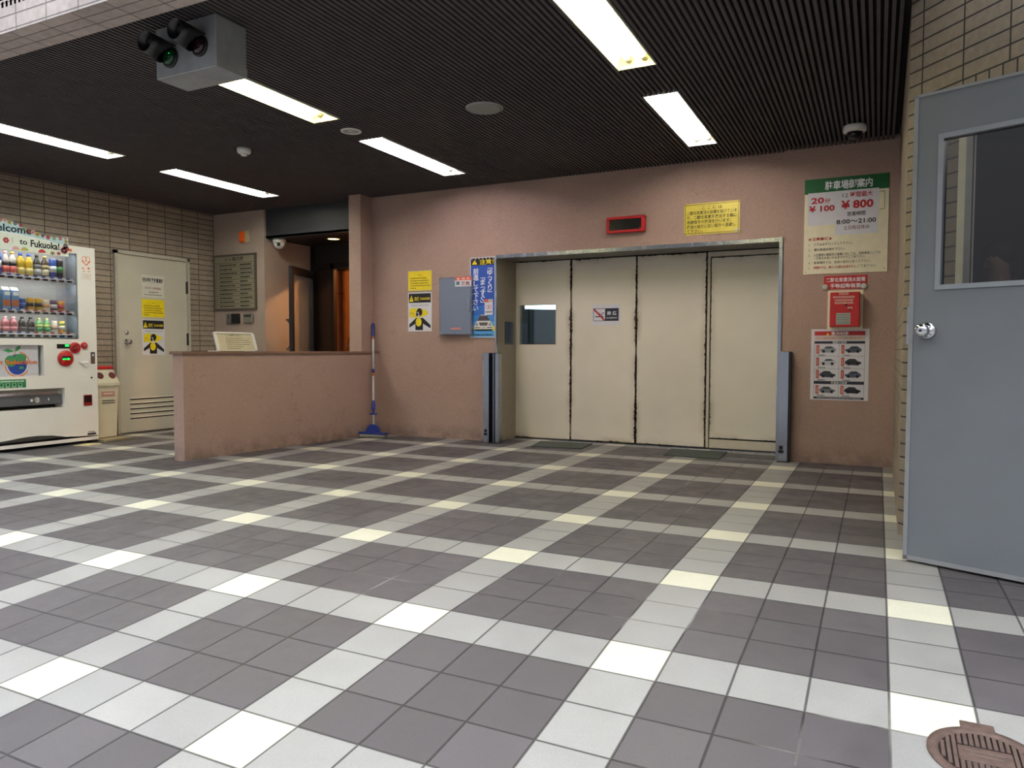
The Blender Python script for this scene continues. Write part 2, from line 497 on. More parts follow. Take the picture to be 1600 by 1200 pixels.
# entry passage behind the low wall
WOOD = M('orange_wood', '8c5f38', .45, 0, .12, 7)
ENTDARK = M('entry_dark', '1a1614', .5)
b = B()
b.box(-7.9, -4.6, 6.0, 6.1, -.02, 2.3, WOOD)
b.box(-6.92, -6.915, 5.992, 6.0, 0, 2.0, DARKGAP); b.box(-7.2, -6.74, 5.994, 6.0, 1.697, 1.703, DARKGAP)
b.box(-7.9, -4.9, 5.96, 6.02, 2.02, 2.3, ENTDARK)
struct(b.obj('wall_passage'))
b = B(); b.box(-4.94, -4.9, 4.9, 6.1, -.02, 2.3, STUCCO_SIDE); b.box(-7.9, -7.8, 5.1, 6.1, -.02, 2.3, WOOD); struct(b.obj('wall_passage_side'))
b = B()
b.box(-7.9, -4.6, 4.29, 4.5, 2.212, 2.24, ENTDARK); b.box(-7.9, -4.6, 4.5, 6.1, 2.212, 2.24, ENTDARK)
struct(b.obj('ceiling_passage'))
# inner wood door with frame
d = thing('door_4', 'orange wooden door with round knob at the end of the lit entry passage', 'door', (-6.5, 5.99, 0), kind='structure')
b = B(); b.box(-6.735, -6.69, 5.965, 6.0, 0, 2.05, WOOD); b.box(-6.735, -5.8, 5.965, 6.0, 2.0, 2.05, WOOD); b.box(-5.845, -5.8, 5.965, 6.0, 0, 2.05, WOOD); b.obj('door_frame', d)
b = B(); b.box(-6.685, -5.85, 5.975, 6.0, .01, 1.995, M('door_wood', 'b07b3e', .4, 0, .1, 6)); b.obj('door_leaf', d)
b = B(BW(-6.62, .97, 5.975)); b.lathe([(.03, 0), (.03, .008), (.012, .012), (.012, .03), (.026, .04), (.028, .055), (.018, .068), (0, .07)], CHROME)
b.lathe([(.022, 0), (.022, .012), (0, .014)], CHROME, T=Matrix.Translation((0, .09, 0))); b.obj('door_knob', d)

# glazed entrance: fixed dark screen and the open glass door
d = thing('door_3', 'black framed glass door standing open in the entry passage', 'door', (-6.45, 5.05, 0), kind='structure')
BLK = M('black_aluminium', '1c1817', .35, .3)
b = B()
b.box(-6.5, -6.44, 5.04, 5.1, 0, 2.21, BLK); b.box(-6.18, -6.13, 5.04, 5.1, 0, 1.97, BLK); b.box(-6.44, -4.95, 5.04, 5.1, 1.92, 1.99, BLK); b.box(-6.44, -6.18, 5.05, 5.09, 0, .09, BLK)
b.box(-6.44, -6.18, 5.06, 5.07, .09, 1.92, M('dark_panel', '1d1310', .3)); b.box(-6.44, -4.95, 5.06, 5.08, 1.99, 2.21, ENTDARK)
b.obj('door_frame', d)
du = Vector((.25, -.67, 0)).normalized(); dn = Vector((0, 0, 1)).cross(du) * -1
DF = frame((-6.45, 5.03, 0), du, (0, 0, 1), (du.y * -1 * -1, 0, 0)) if False else frame((-6.45, 5.03, 0), tuple(du), (0, 0, 1), tuple(du.cross(Vector((0, 0, 1)))))
LWd = .715
b = B(DF)
b.box(0, .05, .01, 1.89, -.02, .02, BLK); b.box(LWd - .065, LWd, .01, 1.89, -.02, .02, BLK); b.box(.05, LWd - .065, 1.80, 1.89, -.02, .02, BLK); b.box(.05, LWd - .065, .01, .12, -.02, .02, BLK)
b.obj('door_leaf', d)
b = B(DF); b.box(.05, LWd - .065, .12, 1.80, -.004, .004, glass_mat('door_glass', (.95, .95, .95), .02, .02, .18)); b.obj('glass_pane', d)
b = B(DF)
for sg in (1, -1):
    pts = [(LWd - .03 - .15 * math.sin(PI * i / 12) , 1.09 + .17 * math.cos(PI * i / 12) , sg * sg * .06) for i in range(13)]
    b.tube([(LWd - .03, 1.26, 0)] + pts + [(LWd - .03, .92, 0)], .014, CHROME)
b.obj('door_handle', d)

# angled brick wall with its doorway, and the pillar's inner face
def ch(s_, z=0., off=0.):
    n = Vector((CH.y, -CH.x, 0))                     # towards the street
    p = Vector((.06, 1.88, 0)) + CH * s_ + n * off
    return (p.x, p.y, z)
CF = frame((.06, 1.88, 0), tuple(CH), (0, 0, 1), (CH.y, -CH.x, 0))
b = B(CF)
b.box(0, .31, -.06, 3.7, -.03, 0, BR_CH); b.box(.31, .33, -.06, 2.0, -.03, -.001, DARKGAP); b.box(.31, 1.1, 2.0, 3.7, -.1, 0, BR_CH); b.box(1.1, 3.0, -.4, 3.7, -.1, 0, BR_CH)
struct(b.obj('wall_right'))
b = B()
b.add([(.06, 1.88, -.02), (.13, 1.95, -.02), (.17, 4.24, -.02), (.07, 4.24, -.02), (.06, 1.88, 2.78), (.13, 1.95, 2.78), (.17, 4.24, 2.78), (.07, 4.24, 2.78)],
      [(3, 2, 1, 0), (4, 5, 6, 7), (0, 1, 5, 4), (1, 2, 6, 5), (2, 3, 7, 6), (3, 0, 4, 7)], BR_SIDE)
struct(b.obj('wall_right_side'))
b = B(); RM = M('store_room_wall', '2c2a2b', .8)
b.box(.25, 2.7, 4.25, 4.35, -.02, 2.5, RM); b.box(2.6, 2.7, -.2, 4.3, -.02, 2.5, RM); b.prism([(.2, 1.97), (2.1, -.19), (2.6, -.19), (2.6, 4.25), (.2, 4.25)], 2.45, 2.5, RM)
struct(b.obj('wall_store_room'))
# doorway frame
fr_m = M('pale_frame_paint', 'e2ddc8', .5)
d2 = thing('door_2', 'grey steel door with a glass window and round knob, ajar in front of the brick wall', 'door', (.084, 1.35, 0), kind='structure')
b = B(CF); b.box(.305, .345, -.02, 2.03, -.03, .008, fr_m); b.box(.352, .358, -.02, 2.0, -.034, -.03, fr_m); b.box(1.09, 1.13, -.1, 2.03, -.11, .012, fr_m); b.box(.345, 1.09, 2.0, 2.03, -.11, .012, fr_m)
b.obj('door_frame', d2)
gu = Vector((.93, -.366, 0)).normalized(); gn = Vector((gu.y, -gu.x, 0))
GF = frame((.068, 1.356, .012), tuple(gu), (0, 0, 1), tuple(gn))
WD, HD = .735, 1.975
wx0, wx1, wz0, wz1 = .118, .60, 1.175, 1.775
b = B(GF)
b.box(0, wx0, 0, HD, -.04, 0, DOORGREY); b.box(wx1, WD, 0, HD, -.04, 0, DOORGREY); b.box(wx0, wx1, 0, wz0, -.04, 0, DOORGREY); b.box(wx0, wx1, wz1, HD, -.04, 0, DOORGREY)
b.obj('door_leaf', d2)
b = B(GF); e = M('door_edge_paint', '7d7f80', .4)
b.box(0, .018, 0, HD, 0, .004, e); b.box(0, WD, 0, .018, 0, .004, e); b.box(0, WD, HD - .012, HD, 0, .004, e)
b.obj('edge_strip', d2)
b = B(GF); w_ = .02
for a in ((wx0 - w_, wx0, wz0 - w_, wz1 + w_), (wx1, wx1 + w_, wz0 - w_, wz1 + w_), (wx0, wx1, wz0 - w_, wz0), (wx0, wx1, wz1, wz1 + w_)):
    b.box(a[0], a[1], a[2], a[3], 0, .007, M('window_bead', '80868c', .4))
b.obj('window_frame', d2)
b = B(GF); b.box(wx0, wx1, wz0, wz1, -.023, -.018, GLASSD); b.obj('glass_pane', d2)
b = B(GF @ Matrix.Translation((.072, .985, 0)))
b.lathe([(.036, 0), (.036, .006), (.03, .011), (.014, .014), (.013, .034), (.022, .042), (.0275, .052), (.0275, .066), (.022, .074), (.01, .077), (0, .077)], CHROME, seg=28)
b.lathe([(.006, .077), (.006, .0785), (0, .0785)], BLACK, seg=12)
b.obj('door_knob', d2)
b = B(GF); b.box(-.018, .0, .93, 1.09, -.03, -.026, STEEL); b.obj('latch_guard', d2)

# steel doors at the brick wall on the vending machine side
d1 = thing('door_1', 'beige steel door with louvre vents in the brown brick wall', 'door', (-7.32, 3.4, 0), kind='structure')
y0, y1, zt = 2.925, 3.875, 1.965
b = B(); fm = M('door_frame_beige', 'b9b4a6', .45)
b.box(-7.32, -7.285, y0, y0 + .035, 0, zt, fm); b.box(-7.32, -7.285, y1 - .035, y1, 0, zt, fm); b.box(-7.32, -7.285, y0, y1, zt - .035, zt, fm)
b.obj('door_frame', d1)
b = B(); b.box(-7.32, -7.300, y0 + .038, y1 - .038, .012, zt - .039, DOORBEIGE); b.obj('door_leaf', d1)
for yy in (1.63, .42, 1.03):
    b = B(); b.box(-7.302, -7.280, y1 - .05, y1 - .034, yy - .07, yy + .07, DARKMET); b.obj('hinge', d1)
b = B()
for i in range(5):
    z = .375 - i * .052
    b.box(-7.301, -7.2985, 3.08, 3.72, z - .013, z, DARKGAP); b.add([(-7.2995, 3.08, z + .014), (-7.2995, 3.72, z + .014), (-7.292, 3.72, z), (-7.292, 3.08, z)], [(0, 1, 2, 3)], DOORBEIGE)  # dark strips laid on the leaf stand for shade in the louvre slots
b.obj('louvre', d1)
b = B(LW(3.055, .99, -7.3)); b.lathe([(.032, 0), (.032, .006), (.012, .01), (.012, .032), (.027, .04), (.029, .055), (.018, .066), (0, .067)], CHROME)
b.lathe([(.024, 0), (.024, .01), (0, .012)], CHROME, T=Matrix.Translation((0, .1, 0))); b.obj('door_knob', d1)

# ------------------------------------------------------------------ car lift door
ld = thing('door_5', 'wide beige four panel car lift door with rusty edges', 'door', (-2.11, 4.7, 0), kind='structure')
PX = [(-3.478, -2.826), (-2.808, -2.150), (-2.134, -1.482), (-1.468, -.79)]
YD = 4.68
for i, (a, c) in enumerate(PX):
    b = B()
    if i == 0:
        w0, w1, h0, h1 = -3.384, -2.983, .973, 1.375
        b.box(a, w0, YD, YD + .05, .012, 1.815, LIFT); b.box(w1, c, YD, YD + .05, .012, 1.815, LIFT); b.box(w0, w1, YD, YD + .05, .012, h0, LIFT); b.box(w0, w1, YD, YD + .05, h1, 1.815, LIFT)
    elif i == 3:
        b.box(a, -1.444, YD, YD + .05, .012, 1.815, LIFTGREY); b.box(-1.436, c, YD, YD + .05, .012, .092, LIFTGREY); b.box(-1.444, c, YD, YD + .05, 1.772, 1.815, LIFTGREY)
    else:
        b.box(a, c, YD, YD + .05, .012, 1.815, LIFT, .004, seg=1)
    po = b.obj('door_panel', ld)
    if i == 0:
        g = B(); g.box(w0, w1, YD + .008, YD + .014, h0, h1, glass_mat('lift_window_glass', (.75, .85, .88), .12)); g.obj('window_pane', po)
        g = B()
        for q in ((w0 - .008, w0, h0 - .008, h1 + .008), (w1, w1 + .008, h0 - .008, h1 + .008), (w0, w1, h0 - .008, h0), (w0, w1, h1, h1 + .008)):
            g.box(q[0], q[1], YD - .003, YD + .002, q[2], q[3], LIFTGREY)
        g.obj('window_frame', po)
    if i == 3:
        g = B(); g.box(-1.434, c - .002, YD + .004, YD + .045, .106, 1.762, rust_panel_mat('service_door_paint', 'e6decb', .014)); g.obj('service_door', po)
b = B(); b.box(-3.5, -.77, YD + .052, YD + .06, .0, 1.83, DARKGAP)
b.obj('door_backing', ld)
# interior of the lift seen through the small window
bpy.data.objects.remove(bpy.data.objects['door_backing'])
LIFTIN = M('lift_interior', '5b7680', .5)
b = B()
b.box(-2.82, -.5, YD + .056, YD + .062, 0, 1.85, DARKGAP)
b.box(-3.5, -3.40, YD + .056, YD + .062, 0, 1.85, DARKGAP); b.box(-3.40, -2.82, YD + .056, YD + .062, 0, .95, DARKGAP); b.box(-3.40, -2.82, YD + .056, YD + .062, 1.39, 1.85, DARKGAP)
b.obj('door_backing', ld)
# stainless lining of the opening
b = B()
b.box(-3.432, -.77, 4.235, 4.262, 1.812, 1.845, STEEL); b.box(-.795, -.768, 4.205, 4.262, 0, 1.845, STEEL); b.box(-3.444, -3.43, 4.24, 4.262, 0, 1.845, STEEL)
b.box(-3.45, -.79, 4.262, 4.63, 1.818, 1.83, M('lintel_soffit', '6a6660', .5))
b.box(-3.46, -3.431, 4.262, 4.675, 0, 1.83, M('jamb_paint', '8d8474', .42)); b.box(-.788, -.765, 4.262, 4.72, 0, 1.83, STEEL)
b.obj('opening_lining', ld)
b = B(); b.box(-3.431, -3.428, 4.42, 4.63, .97, 1.20, STEEL); b.obj('jamb_plate', ld)
b = B(); b.box(-3.45, -.79, YD - .01, YD + .05, 0, .009, DARKMET); b.box(-1.35, -.79, 4.13, 4.145, -.001, .006, CHROME); b.box(-3.45, -.79, 4.62, 4.63, 0, .006, STEEL); b.obj('door_track', ld)

# lift cage beyond the window: blue-grey wall with pipes and a glowing bright strip
lc = thing('lift_cage', 'blue grey lift cage interior with a bright glowing strip behind the lift door window', 'lift', (-3.2, 6.0, 0))
b = B(); b.box(-4.3, -2.2, 6.2, 6.25, 0, 2.4, LIFTIN)
for xx in (-4.0, -3.55, -3.1, -2.7): b.box(xx, xx + .02, 6.19, 6.2, .95, 2.0, DARKMET)
b.box(-4.3, -2.2, 6.15, 6.2, .5, 1.0, M('lift_rail', '1c2a33', .4)); b.box(-4.3, -2.2, 4.96, 6.25, 2.3, 2.35, M('lift_ceiling', '3c4c55', .6))
b.box(-4.32, -4.28, 4.96, 6.25, 0, 2.35, LIFTIN); b.box(-2.22, -2.18, 4.96, 6.25, 0, 2.35, LIFTIN)
b.obj('cage_wall', lc)
b = B(); b.tube([(-3.95, 5.3, 1.432), (-3.25, 5.3, 1.405)], .045, tube_mat('lift_bright_strip', (.85, 1, 1), 6)); b.obj('bright_strip', lc)  # glowing rod placed where the window holds a bright strip
# opening through the shaft wall for the window
o = bpy.data.objects['trim_4']; bpy.data.objects.remove(o)
b = B(); b.box(-2.6, -.4, 4.86, 4.95, -.02, 2.3, DARKGAP); b.box(-3.8, -3.6, 4.86, 4.95, -.02, 2.3, DARKGAP); b.box(-3.46, -.76, 4.62, 4.76, 1.84, 2.2, DARKGAP); struct(b.obj('trim_4'))

# guard posts
def post(x0, w, left):
    if left:
        lab = 'steel channel guard post below the blue caution sign'
        t = thing('guard_post', lab, 'guard post', (x0, 4.17, 0), group='steel guard posts of the lift door')
        b = B(); th = .006
        b.box(x0, x0 + .066, 4.13, 4.235, .004, .885, STEEL); b.box(x0 + .066, x0 + .118, 4.222, 4.235, .004, .885, DARKMET)
        b.box(x0 + .112, x0 + .118, 4.13, 4.235, .004, .885, STEEL); b.box(x0 + .118, x0 + .162, 4.15, 4.235, .004, .885, STEEL, .006)
    else:
        lab = 'plain flat steel guard post beside the service door panel'
        t = thing('guard_post', lab, 'guard post', (x0, 4.17, 0), group='steel guard posts of the lift door')
        b = B(); b.box(x0, x0 + .082, 4.13, 4.218, .004, .905, STEEL, .004); b.box(x0 + .082, x0 + .096, 4.15, 4.218, .004, .905, DARKMET)
    b.obj('post_body', t)
    b = B(); b.box(x0 + .012, x0 + .05, 4.128, 4.131, .075, .10, INK); b.box(x0 + .016, x0 + .046, 4.128, 4.131, .105, .135, INK); b.obj('stamp_mark', t)
    b = B(); b.box(x0 - .01, x0 + (.17 if left else .1), 4.12, 4.235, 0, .004, DARKMET); b.obj('base_plate', t)
post(-3.523, .16, True); post(-.775, .1, False)

# rubber mats
for pts, lab in (([(-3.05, 4.47), (-2.52, 4.52), (-2.48, 4.12), (-2.97, 4.07)], 'dark green rubber mat lying before the lift door below its no smoking panel'),
                 ([(-1.74, 4.5), (-1.24, 4.52), (-1.22, 4.05), (-1.7, 4.06)], 'dark green rubber mat lying before the lift door next to the service door')):
    c = (sum(p[0] for p in pts) / 4, sum(p[1] for p in pts) / 4, 0)
    b = B(); b.prism(pts[::-1], .0, .008, RUBBER); o = b.obj('floor_mat', None, c); tag(o, lab, 'mat', 'rubber mats before the lift door')

# ------------------------------------------------------------------ ceiling fixtures
REFL = M('reflector_white', 'e8e6d8', .4); SOCK = M('lamp_socket', '8d8a78', .5)
lights = {(0, 0): ((1, .89, .36), 'yellowish twin tube ceiling light over the entrance, in line with the price board'),
          (0, 1): ((1, .91, .86), 'twin tube ceiling light above the service door panel of the lift'),
          (1, 0): ((1, .89, .38), 'yellow tinged twin tube ceiling light behind the traffic signal box'),
          (1, 1): ((1, .88, .96), 'violet tinged twin tube ceiling light before the grey wall box'),
          (2, 0): ((.93, 1, 1), 'cold white twin tube ceiling light over the vending machine'),
          (2, 1): ((1, .98, .85), 'twin tube ceiling light above the grey louvred door')}
TUBE_S = 40.
for (i, j), (c, lab) in lights.items():
    cx = LX[i]; y0, y1 = LY[j]; zt = HC + .10
    t = thing('ceiling_light', lab, 'ceiling light', (cx, (y0 + y1) / 2, HC), group='recessed fluorescent ceiling lights')
    b = B(); w = LWD - .002
    b.add([(cx - w, y0, HC - .002), (cx + w, y0, HC - .002), (cx + w, y1, HC - .002), (cx - w, y1, HC - .002), (cx - w * .8, y0 + .01, zt), (cx + w * .8, y0 + .01, zt), (cx + w * .8, y1 - .01, zt), (cx - w * .8, y1 - .01, zt)],
          [(0, 1, 5, 4), (1, 2, 6, 5), (2, 3, 7, 6), (3, 0, 4, 7), (4, 5, 6, 7)], REFL)
    b.box(cx - w - .006, cx - w, y0, y1, HC - .006, HC + .004, REFL); b.box(cx + w, cx + w + .006, y0, y1, HC - .006, HC + .004, REFL)
    b.obj('housing', t, recalc=False)
    for sg in (-1, 1):
        xx = cx + sg * .045
        b = B(); b.tube([(xx, y0 + .06, HC + .04), (xx, y1 - .06, HC + .04)], .016, tube_mat('tube_%d%d%d' % (i, j, sg), c, TUBE_S * (.95 if j == 0 and i < 2 else 1.3)), seg=10); b.obj('lamp_tube', t)
        for ya, yb in ((y0 + .012, y0 + .06), (y1 - .06, y1 - .012)):
            b = B(); b.tube([(xx, ya, HC + .045), (xx, yb, HC + .045)], .021, SOCK, seg=12); b.obj('socket', t)

def ceil_disc(name, label, cat, x, y, prof, m, parts=()):
    t = thing(name, label, cat, (x, y, HC))
    b = B(Matrix.Translation((x, y, HC)) @ Matrix.Rotation(PI, 4, 'X')); b.lathe(prof, m, seg=32); b.obj('housing', t)
    for n, pr_, mm in parts:
        b = B(Matrix.Translation((x, y, HC)) @ Matrix.Rotation(PI, 4, 'X')); b.lathe(pr_, mm, seg=24); b.obj(n, t)
    return t
ceil_disc('ceiling_speaker', 'flat round pale ceiling plate between the four front and rear lights', 'ceiling speaker', -2.455, 2.195, [(.128, 0), (.128, .006), (.118, .012)], M('speaker_plate', '9b9b95', .6), [('grille', [(.118, .012), (.10, .0135), (0, .014)], M('speaker_grille', '8f908c', .7, 0, .1, 200))])
t = ceil_disc('recessed_spotlight', 'small round unlit recessed spotlight with a silver reflector', 'spotlight', -3.6, 2.225, [(.078, 0), (.078, .006), (.062, .008), (.05, -.01)], WHITEP, [('reflector', [(.06, .004), (.05, -.02), (.03, -.025), (0, -.025)], M('spot_silver', 'b4b8bc', .25, .3)), ('lamp_glass', [(.03, .0), (.02, .006), (0, .007)], M('frosted_lamp', 'b8bcc4', .2))])
ceil_disc('smoke_detector', 'small white smoke detector on the dark slatted ceiling', 'smoke detector', -4.69, 2.23, [(.055, 0), (.055, .028), (.048, .04), (.03, .044)], WHITEP, [('sensor_tip', [(.026, .044), (.024, .058), (.014, .062), (0, .062)], WHITEP)])
ceil_disc('ceiling_camera', 'white round dome camera on the ceiling above the parking price board', 'security camera', -.235, 3.72, [(.075, 0), (.078, .01), (.078, .04), (.066, .05)], WHITEP, [('lens_dome', [(.055, .05), (.048, .075), (.028, .092), (0, .097)], M('smoked_dome', '101012', .08))])

# entry passage: dome camera and warm downlight
t = thing('dome_camera', 'white dome camera under the grey bulkhead at the entry passage', 'security camera', (-6.42, 4.40, 2.21))
b = B(Matrix.Translation((-6.40, 4.40, 2.21)) @ Matrix.Rotation(PI, 4, 'X')); b.lathe([(.075, 0), (.078, .02), (.072, .045)], WHITEP); b.obj('camera_base', t)
b = B(Matrix.Translation((-6.40, 4.40, 2.21)) @ Matrix.Rotation(PI, 4, 'X')); b.lathe([(.068, .045), (.06, .08), (.035, .105), (0, .113)], WHITEP); b.obj('dome', t)
b = B(); b.sphere((-6.365, 4.352, 2.145), .022, BLACK); b.obj('lens', t)
t = thing('downlight', 'glowing warm round downlight in the entry passage ceiling', 'downlight', (-5.79, 4.64, 2.212))
b = B(Matrix.Translation((-5.79, 4.64, 2.2115)) @ Matrix.Rotation(PI, 4, 'X')); b.lathe([(.085, 0), (.085, .006), (.07, .008), (.068, .002)], M('downlight_rim', '8a7a5a', .4)); b.obj('rim', t)
b = B(Matrix.Translation((-5.79, 4.64, 2.2115)) @ Matrix.Rotation(PI, 4, 'X')); b.lathe([(.067, .004), (0, .0045)], tube_mat('downlight_glow', (1, .72, .25), 6)); b.obj('lamp', t)

# ------------------------------------------------------------------ traffic signal box
t = thing('traffic_signal', 'grey ceiling hung traffic signal box with two hooded lenses, green one glowing', 'traffic signal', (-3.165, .49, HC))
BOXM = M('galvanised_box', '8f9294', .45, .15, .12, 12)
x0, x1, y0, y1, z0 = -3.38, -2.955, .391, .585, 2.287
b = B(); b.box(x0, x1, y0, y1, z0, HC - .002, BOXM, .003, seg=1); b.box(x1 - .001, x1 + .004, y0, y1, z0, z0 + .045, BOXM); b.obj('signal_box', t)
for xx, zz, mcol, em in ((-3.271, 2.379, '0c3a22', 1), (-3.061, 2.399, '2a1018', 0)):
    FS = BW(xx, zz, y0)
    b = B(FS); b.lathe([(.052, 0), (.052, .01), (.044, .012)], BLACK, seg=28)
    b.lathe([(.043, .010), (.036, .022), (.02, .03), (0, .032)], M('lens_' + mcol, mcol, .08), seg=24); lo = b.obj('lens', t)
    if em:
        b = B(FS); b.sphere((.018, .004, .022), (.007, .014, .008), M('green_glow', '1dff4a', .3, emit=4)); b.obj('lit_spot', lo)
    b = B(FS)
    n = 32; vv = []; ff = []
    for r_ in (.056, .052):
        for end in (0, 1):
            for i in range(n):
                a = 2 * PI * i / n
                w0 = max(0., .095 * (-.75 * math.sin(a) + .55 * math.cos(a) + .12))
                k_ = 1 - .1 * end
                vv.append((r_ * k_ * math.cos(a), r_ * k_ * math.sin(a) + .012 + .016 * end, .15 if end else w0))
    for q in (0, 2):
        for i in range(n): ff.append((q * n + i, q * n + (i + 1) % n, (q + 1) * n + (i + 1) % n, (q + 1) * n + i))
    for q in (0, 1):
        for i in range(n): ff.append((q * n + i, q * n + (i + 1) % n, (q + 2) * n + (i + 1) % n, (q + 2) * n + i))
    b.add(vv, ff, M('hood_black', '161618', .3), smooth=True)
    b.obj('visor_hood', t)

# ------------------------------------------------------------------ vending machine
VX = -6.9; VY0, VY1 = 1.22, 2.44
VM = M('vending_white', 'efece2', .35, 0, .02, 4)
vm = thing('vending_machine', 'white drink vending machine with a Welcome to Fukuoka topper', 'vending machine', (-7.1, 1.83, 0))
wy0, wy1, wz0, wz1 = 1.30, 2.262, 1.008, 1.82            # display window
ry0, ry1, rz0, rz1 = 1.36, 2.115, .367, .549              # pick-up slot
gy0, gy1, gz0, gz1 = 1.40, 1.925, .668, .948              # picture panel
b = B()
b.box(-7.315, -7.08, VY0, VY1, .06, 1.89, VM); b.box(-7.08, VX, VY0, wy0, rz0, 1.89, VM); b.box(-7.08, VX, wy1, VY1, rz0, 1.89, VM)
b.box(-7.08, VX, wy0, wy1, wz1, 1.89, VM); b.box(-7.08, VX, wy0, wy1, gz1, wz0, VM)
b.box(-7.08, VX, gy1, wy1, gz0, gz1, VM); b.box(-7.08, VX, wy0, gy0, gz0, gz1, VM)
b.box(-7.08, VX, wy0, wy1, rz1, gz0, VM); b.box(-7.08, VX, ry1, wy1, rz0, rz1, VM); b.box(-7.08, VX, wy0, ry0, rz0, rz1, VM)
# lower front with its wavy bottom edge
wave = [(VY0, .10), (1.45, .097), (1.58, .103), (1.70, .118), (1.85, .122), (1.98, .112), (2.10, .088), (2.22, .077), (VY1, .072)]
bt = [(VY0, rz0)] + wave + [(VY1, rz0)]
n = len(bt)
b.prism([(y, z) for y, z in bt], VX + .18 - .18 - .02, VX, VM, T=Matrix(((0, 0, 1, 0), (1, 0, 0, 0), (0, 1, 0, 0), (0, 0, 0, 1))))
b.box(-7.08, VX - .021, VY0, VY1, .13, rz0, VM)
b.obj('cabinet', vm)
b = B(); b.box(VX - .006, VX - .0, VY0 + .005, VY1 - .003, .03, .062, VM); b.box(-7.3, VX - .03, VY0 + .02, VY1 - .02, .03, .058, DARKGAP)
for yy in (1.3, 2.38): b.tube([(-6.96, yy, 0), (-6.96, yy, .035)], .02, DARKMET); b.tube([(-7.25, yy, 0), (-7.25, yy, .035)], .02, DARKMET)
b.obj('kick_plate', vm)
b = B(); INT = M('display_lining', 'a9a9aa', .6)
b.box(-7.079, -7.07, wy0, wy1, wz0, wz1, INT); b.box(-7.07, VX - .012, wy1 - .004, wy1 - .001, wz0, wz1, M('display_side', '8b97a3', .4)); b.obj('display_back', vm)
b = B(); b.box(VX - .010, VX - .006, wy0, wy1, wz0, wz1, GLASS); b.obj('window_pane', vm)
# shelves with price strips and buttons
SHELF = M('shelf_white', 'd9dbe2', .35)
REDT, BLUET = M('price_red', 'b8342c', .5), M('price_blue', '2c4aa0', .5)
shelf_z = {1: (1.577, 1.535), 2: (1.268, 1.230), 3: (1.066, 1.020)}
for r_, (zt, zb) in shelf_z.items():
    b = B(); b.box(-7.07, VX - .035, wy0, wy1 - .02, zt - .022, zt - .004, SHELF); b.box(VX - .05, VX - .014, wy0, wy1 - .012, zb - .005, zt - .013, SHELF, .008, seg=2); so = b.obj('shelf', vm)
    b = B(); b.box(VX - .036, VX - .033, wy0, wy1 - .02, zt - .018, zt + .004, M('price_strip', 'd8d6d2', .5)); b.obj('price_strip', so)
    for q in range(9):
        yc = 1.585 + q * .0745 + (.004 * q if r_ == 1 else 0) * .3
        hot = (r_ == 2 and q >= 3) or (r_ == 3 and q >= 4)
        b = B(); b.box(VX - .033, VX - .031, yc - .02, yc + .016, zt - .014, zt + .003, REDT if hot else BLUET); b.obj('price_tag', so)
        b = B(); b.box(VX - .0145, VX - .0105, yc - .023, yc + .023, zb + .003, zb + .022, BLACK, .006, seg=2); b.obj('button', so)
# picture panel with apple globe
b = B(); b.box(-7.075, -7.06, gy0, gy1, gz0, gz1, M('panel_dark', '23222a', .3)); b.obj('panel_recess', vm)
s = Sign(LW(gy0, gz0, VX - .03), gy1 - gy0 - .035, gz1 - gz0, .003)
AO, AG, AB = M('apple_orange', 'd8702a', .6), M('apple_green', '3f8a55', .6), M('apple_blue', '1c3f93', .6)
ax = lambda y: (y - gy0) / s.w; az = lambda z: (gz1 - z) / s.h
cy, cz = 1.705, .775
s.disc('apple_emblem', ax(cy), az(cz), .083, AB, 1, .092)
s.disc('apple_emblem', ax(cy - .055), az(cz + .03), .05, AG, 2, .05); s.disc('apple_emblem', ax(cy + .03), az(cz + .06), .05, AG, 2, .035); s.disc('apple_emblem', ax(cy + .035), az(cz - .03), .022, AG, 2, .014)
s.ring('apple_emblem', ax(cy), az(cz), .108, .098, AO, 3, 14, 1.05, -2.6 + PI * 1.0, 1.2 + PI * .6); s.ring('apple_emblem', ax(cy), az(cz + .004), .112, .104, AO, 3, 10, 1.0, -1.4, -.1)
s.poly('apple_emblem', [(ax(cy - .12), az(cz + .125)), (ax(cy - .08), az(cz + .142)), (ax(cy - .02), az(cz + .118)), (ax(cy - .07), az(cz + .105))], AG, 3)
s.poly('apple_emblem', [(ax(cy - .02), az(cz + .115)), (ax(cy - .01), az(cz + .15)), (ax(cy + .03), az(cz + .172)), (ax(cy + .03), az(cz + .14)), (ax(cy + .005), az(cz + .118))], AG, 3)
s.rect('apple_emblem', ax(cy - .022), az(cz + .118), ax(cy - .016), az(cz + .08), AO, 3)
s.text('apple_emblem', 'Best Selection', ax(1.878), az(.778), .19, AO, 5, 'r', .86, .03)
s.text('apple_emblem', 'Ⓒ best selection', ax(1.9) - .02, az(.682), .05, M('pale_orange', 'c98a62', .6), 4, 'r', .22)
s.done('picture_panel', '', '', M('panel_face', 'c9cacf', .35), parent=vm)
# eco sticker
s = Sign(LW(1.45, .568, VX), .31, .075, .001)
for q in range(5): s.rect('pictogram', .1 + q * .17, .42, .22 + q * .17, .86, M('eco_pale', '7fb28c', .6), 1); s.disc('pictogram', .16 + q * .17, .62, .012, GREENB, 2, n=12); s.rect('pictogram', .1 + q * .17, .9, .22 + q * .17, .94, WHITE, 1)
s.dashes('pictogram', .2, .95, .22, .16, M('eco_white', 'c8dccb', .6), 1); s.done('eco_sticker', '', '', M('eco_green', '12713c', .5), parent=vm)
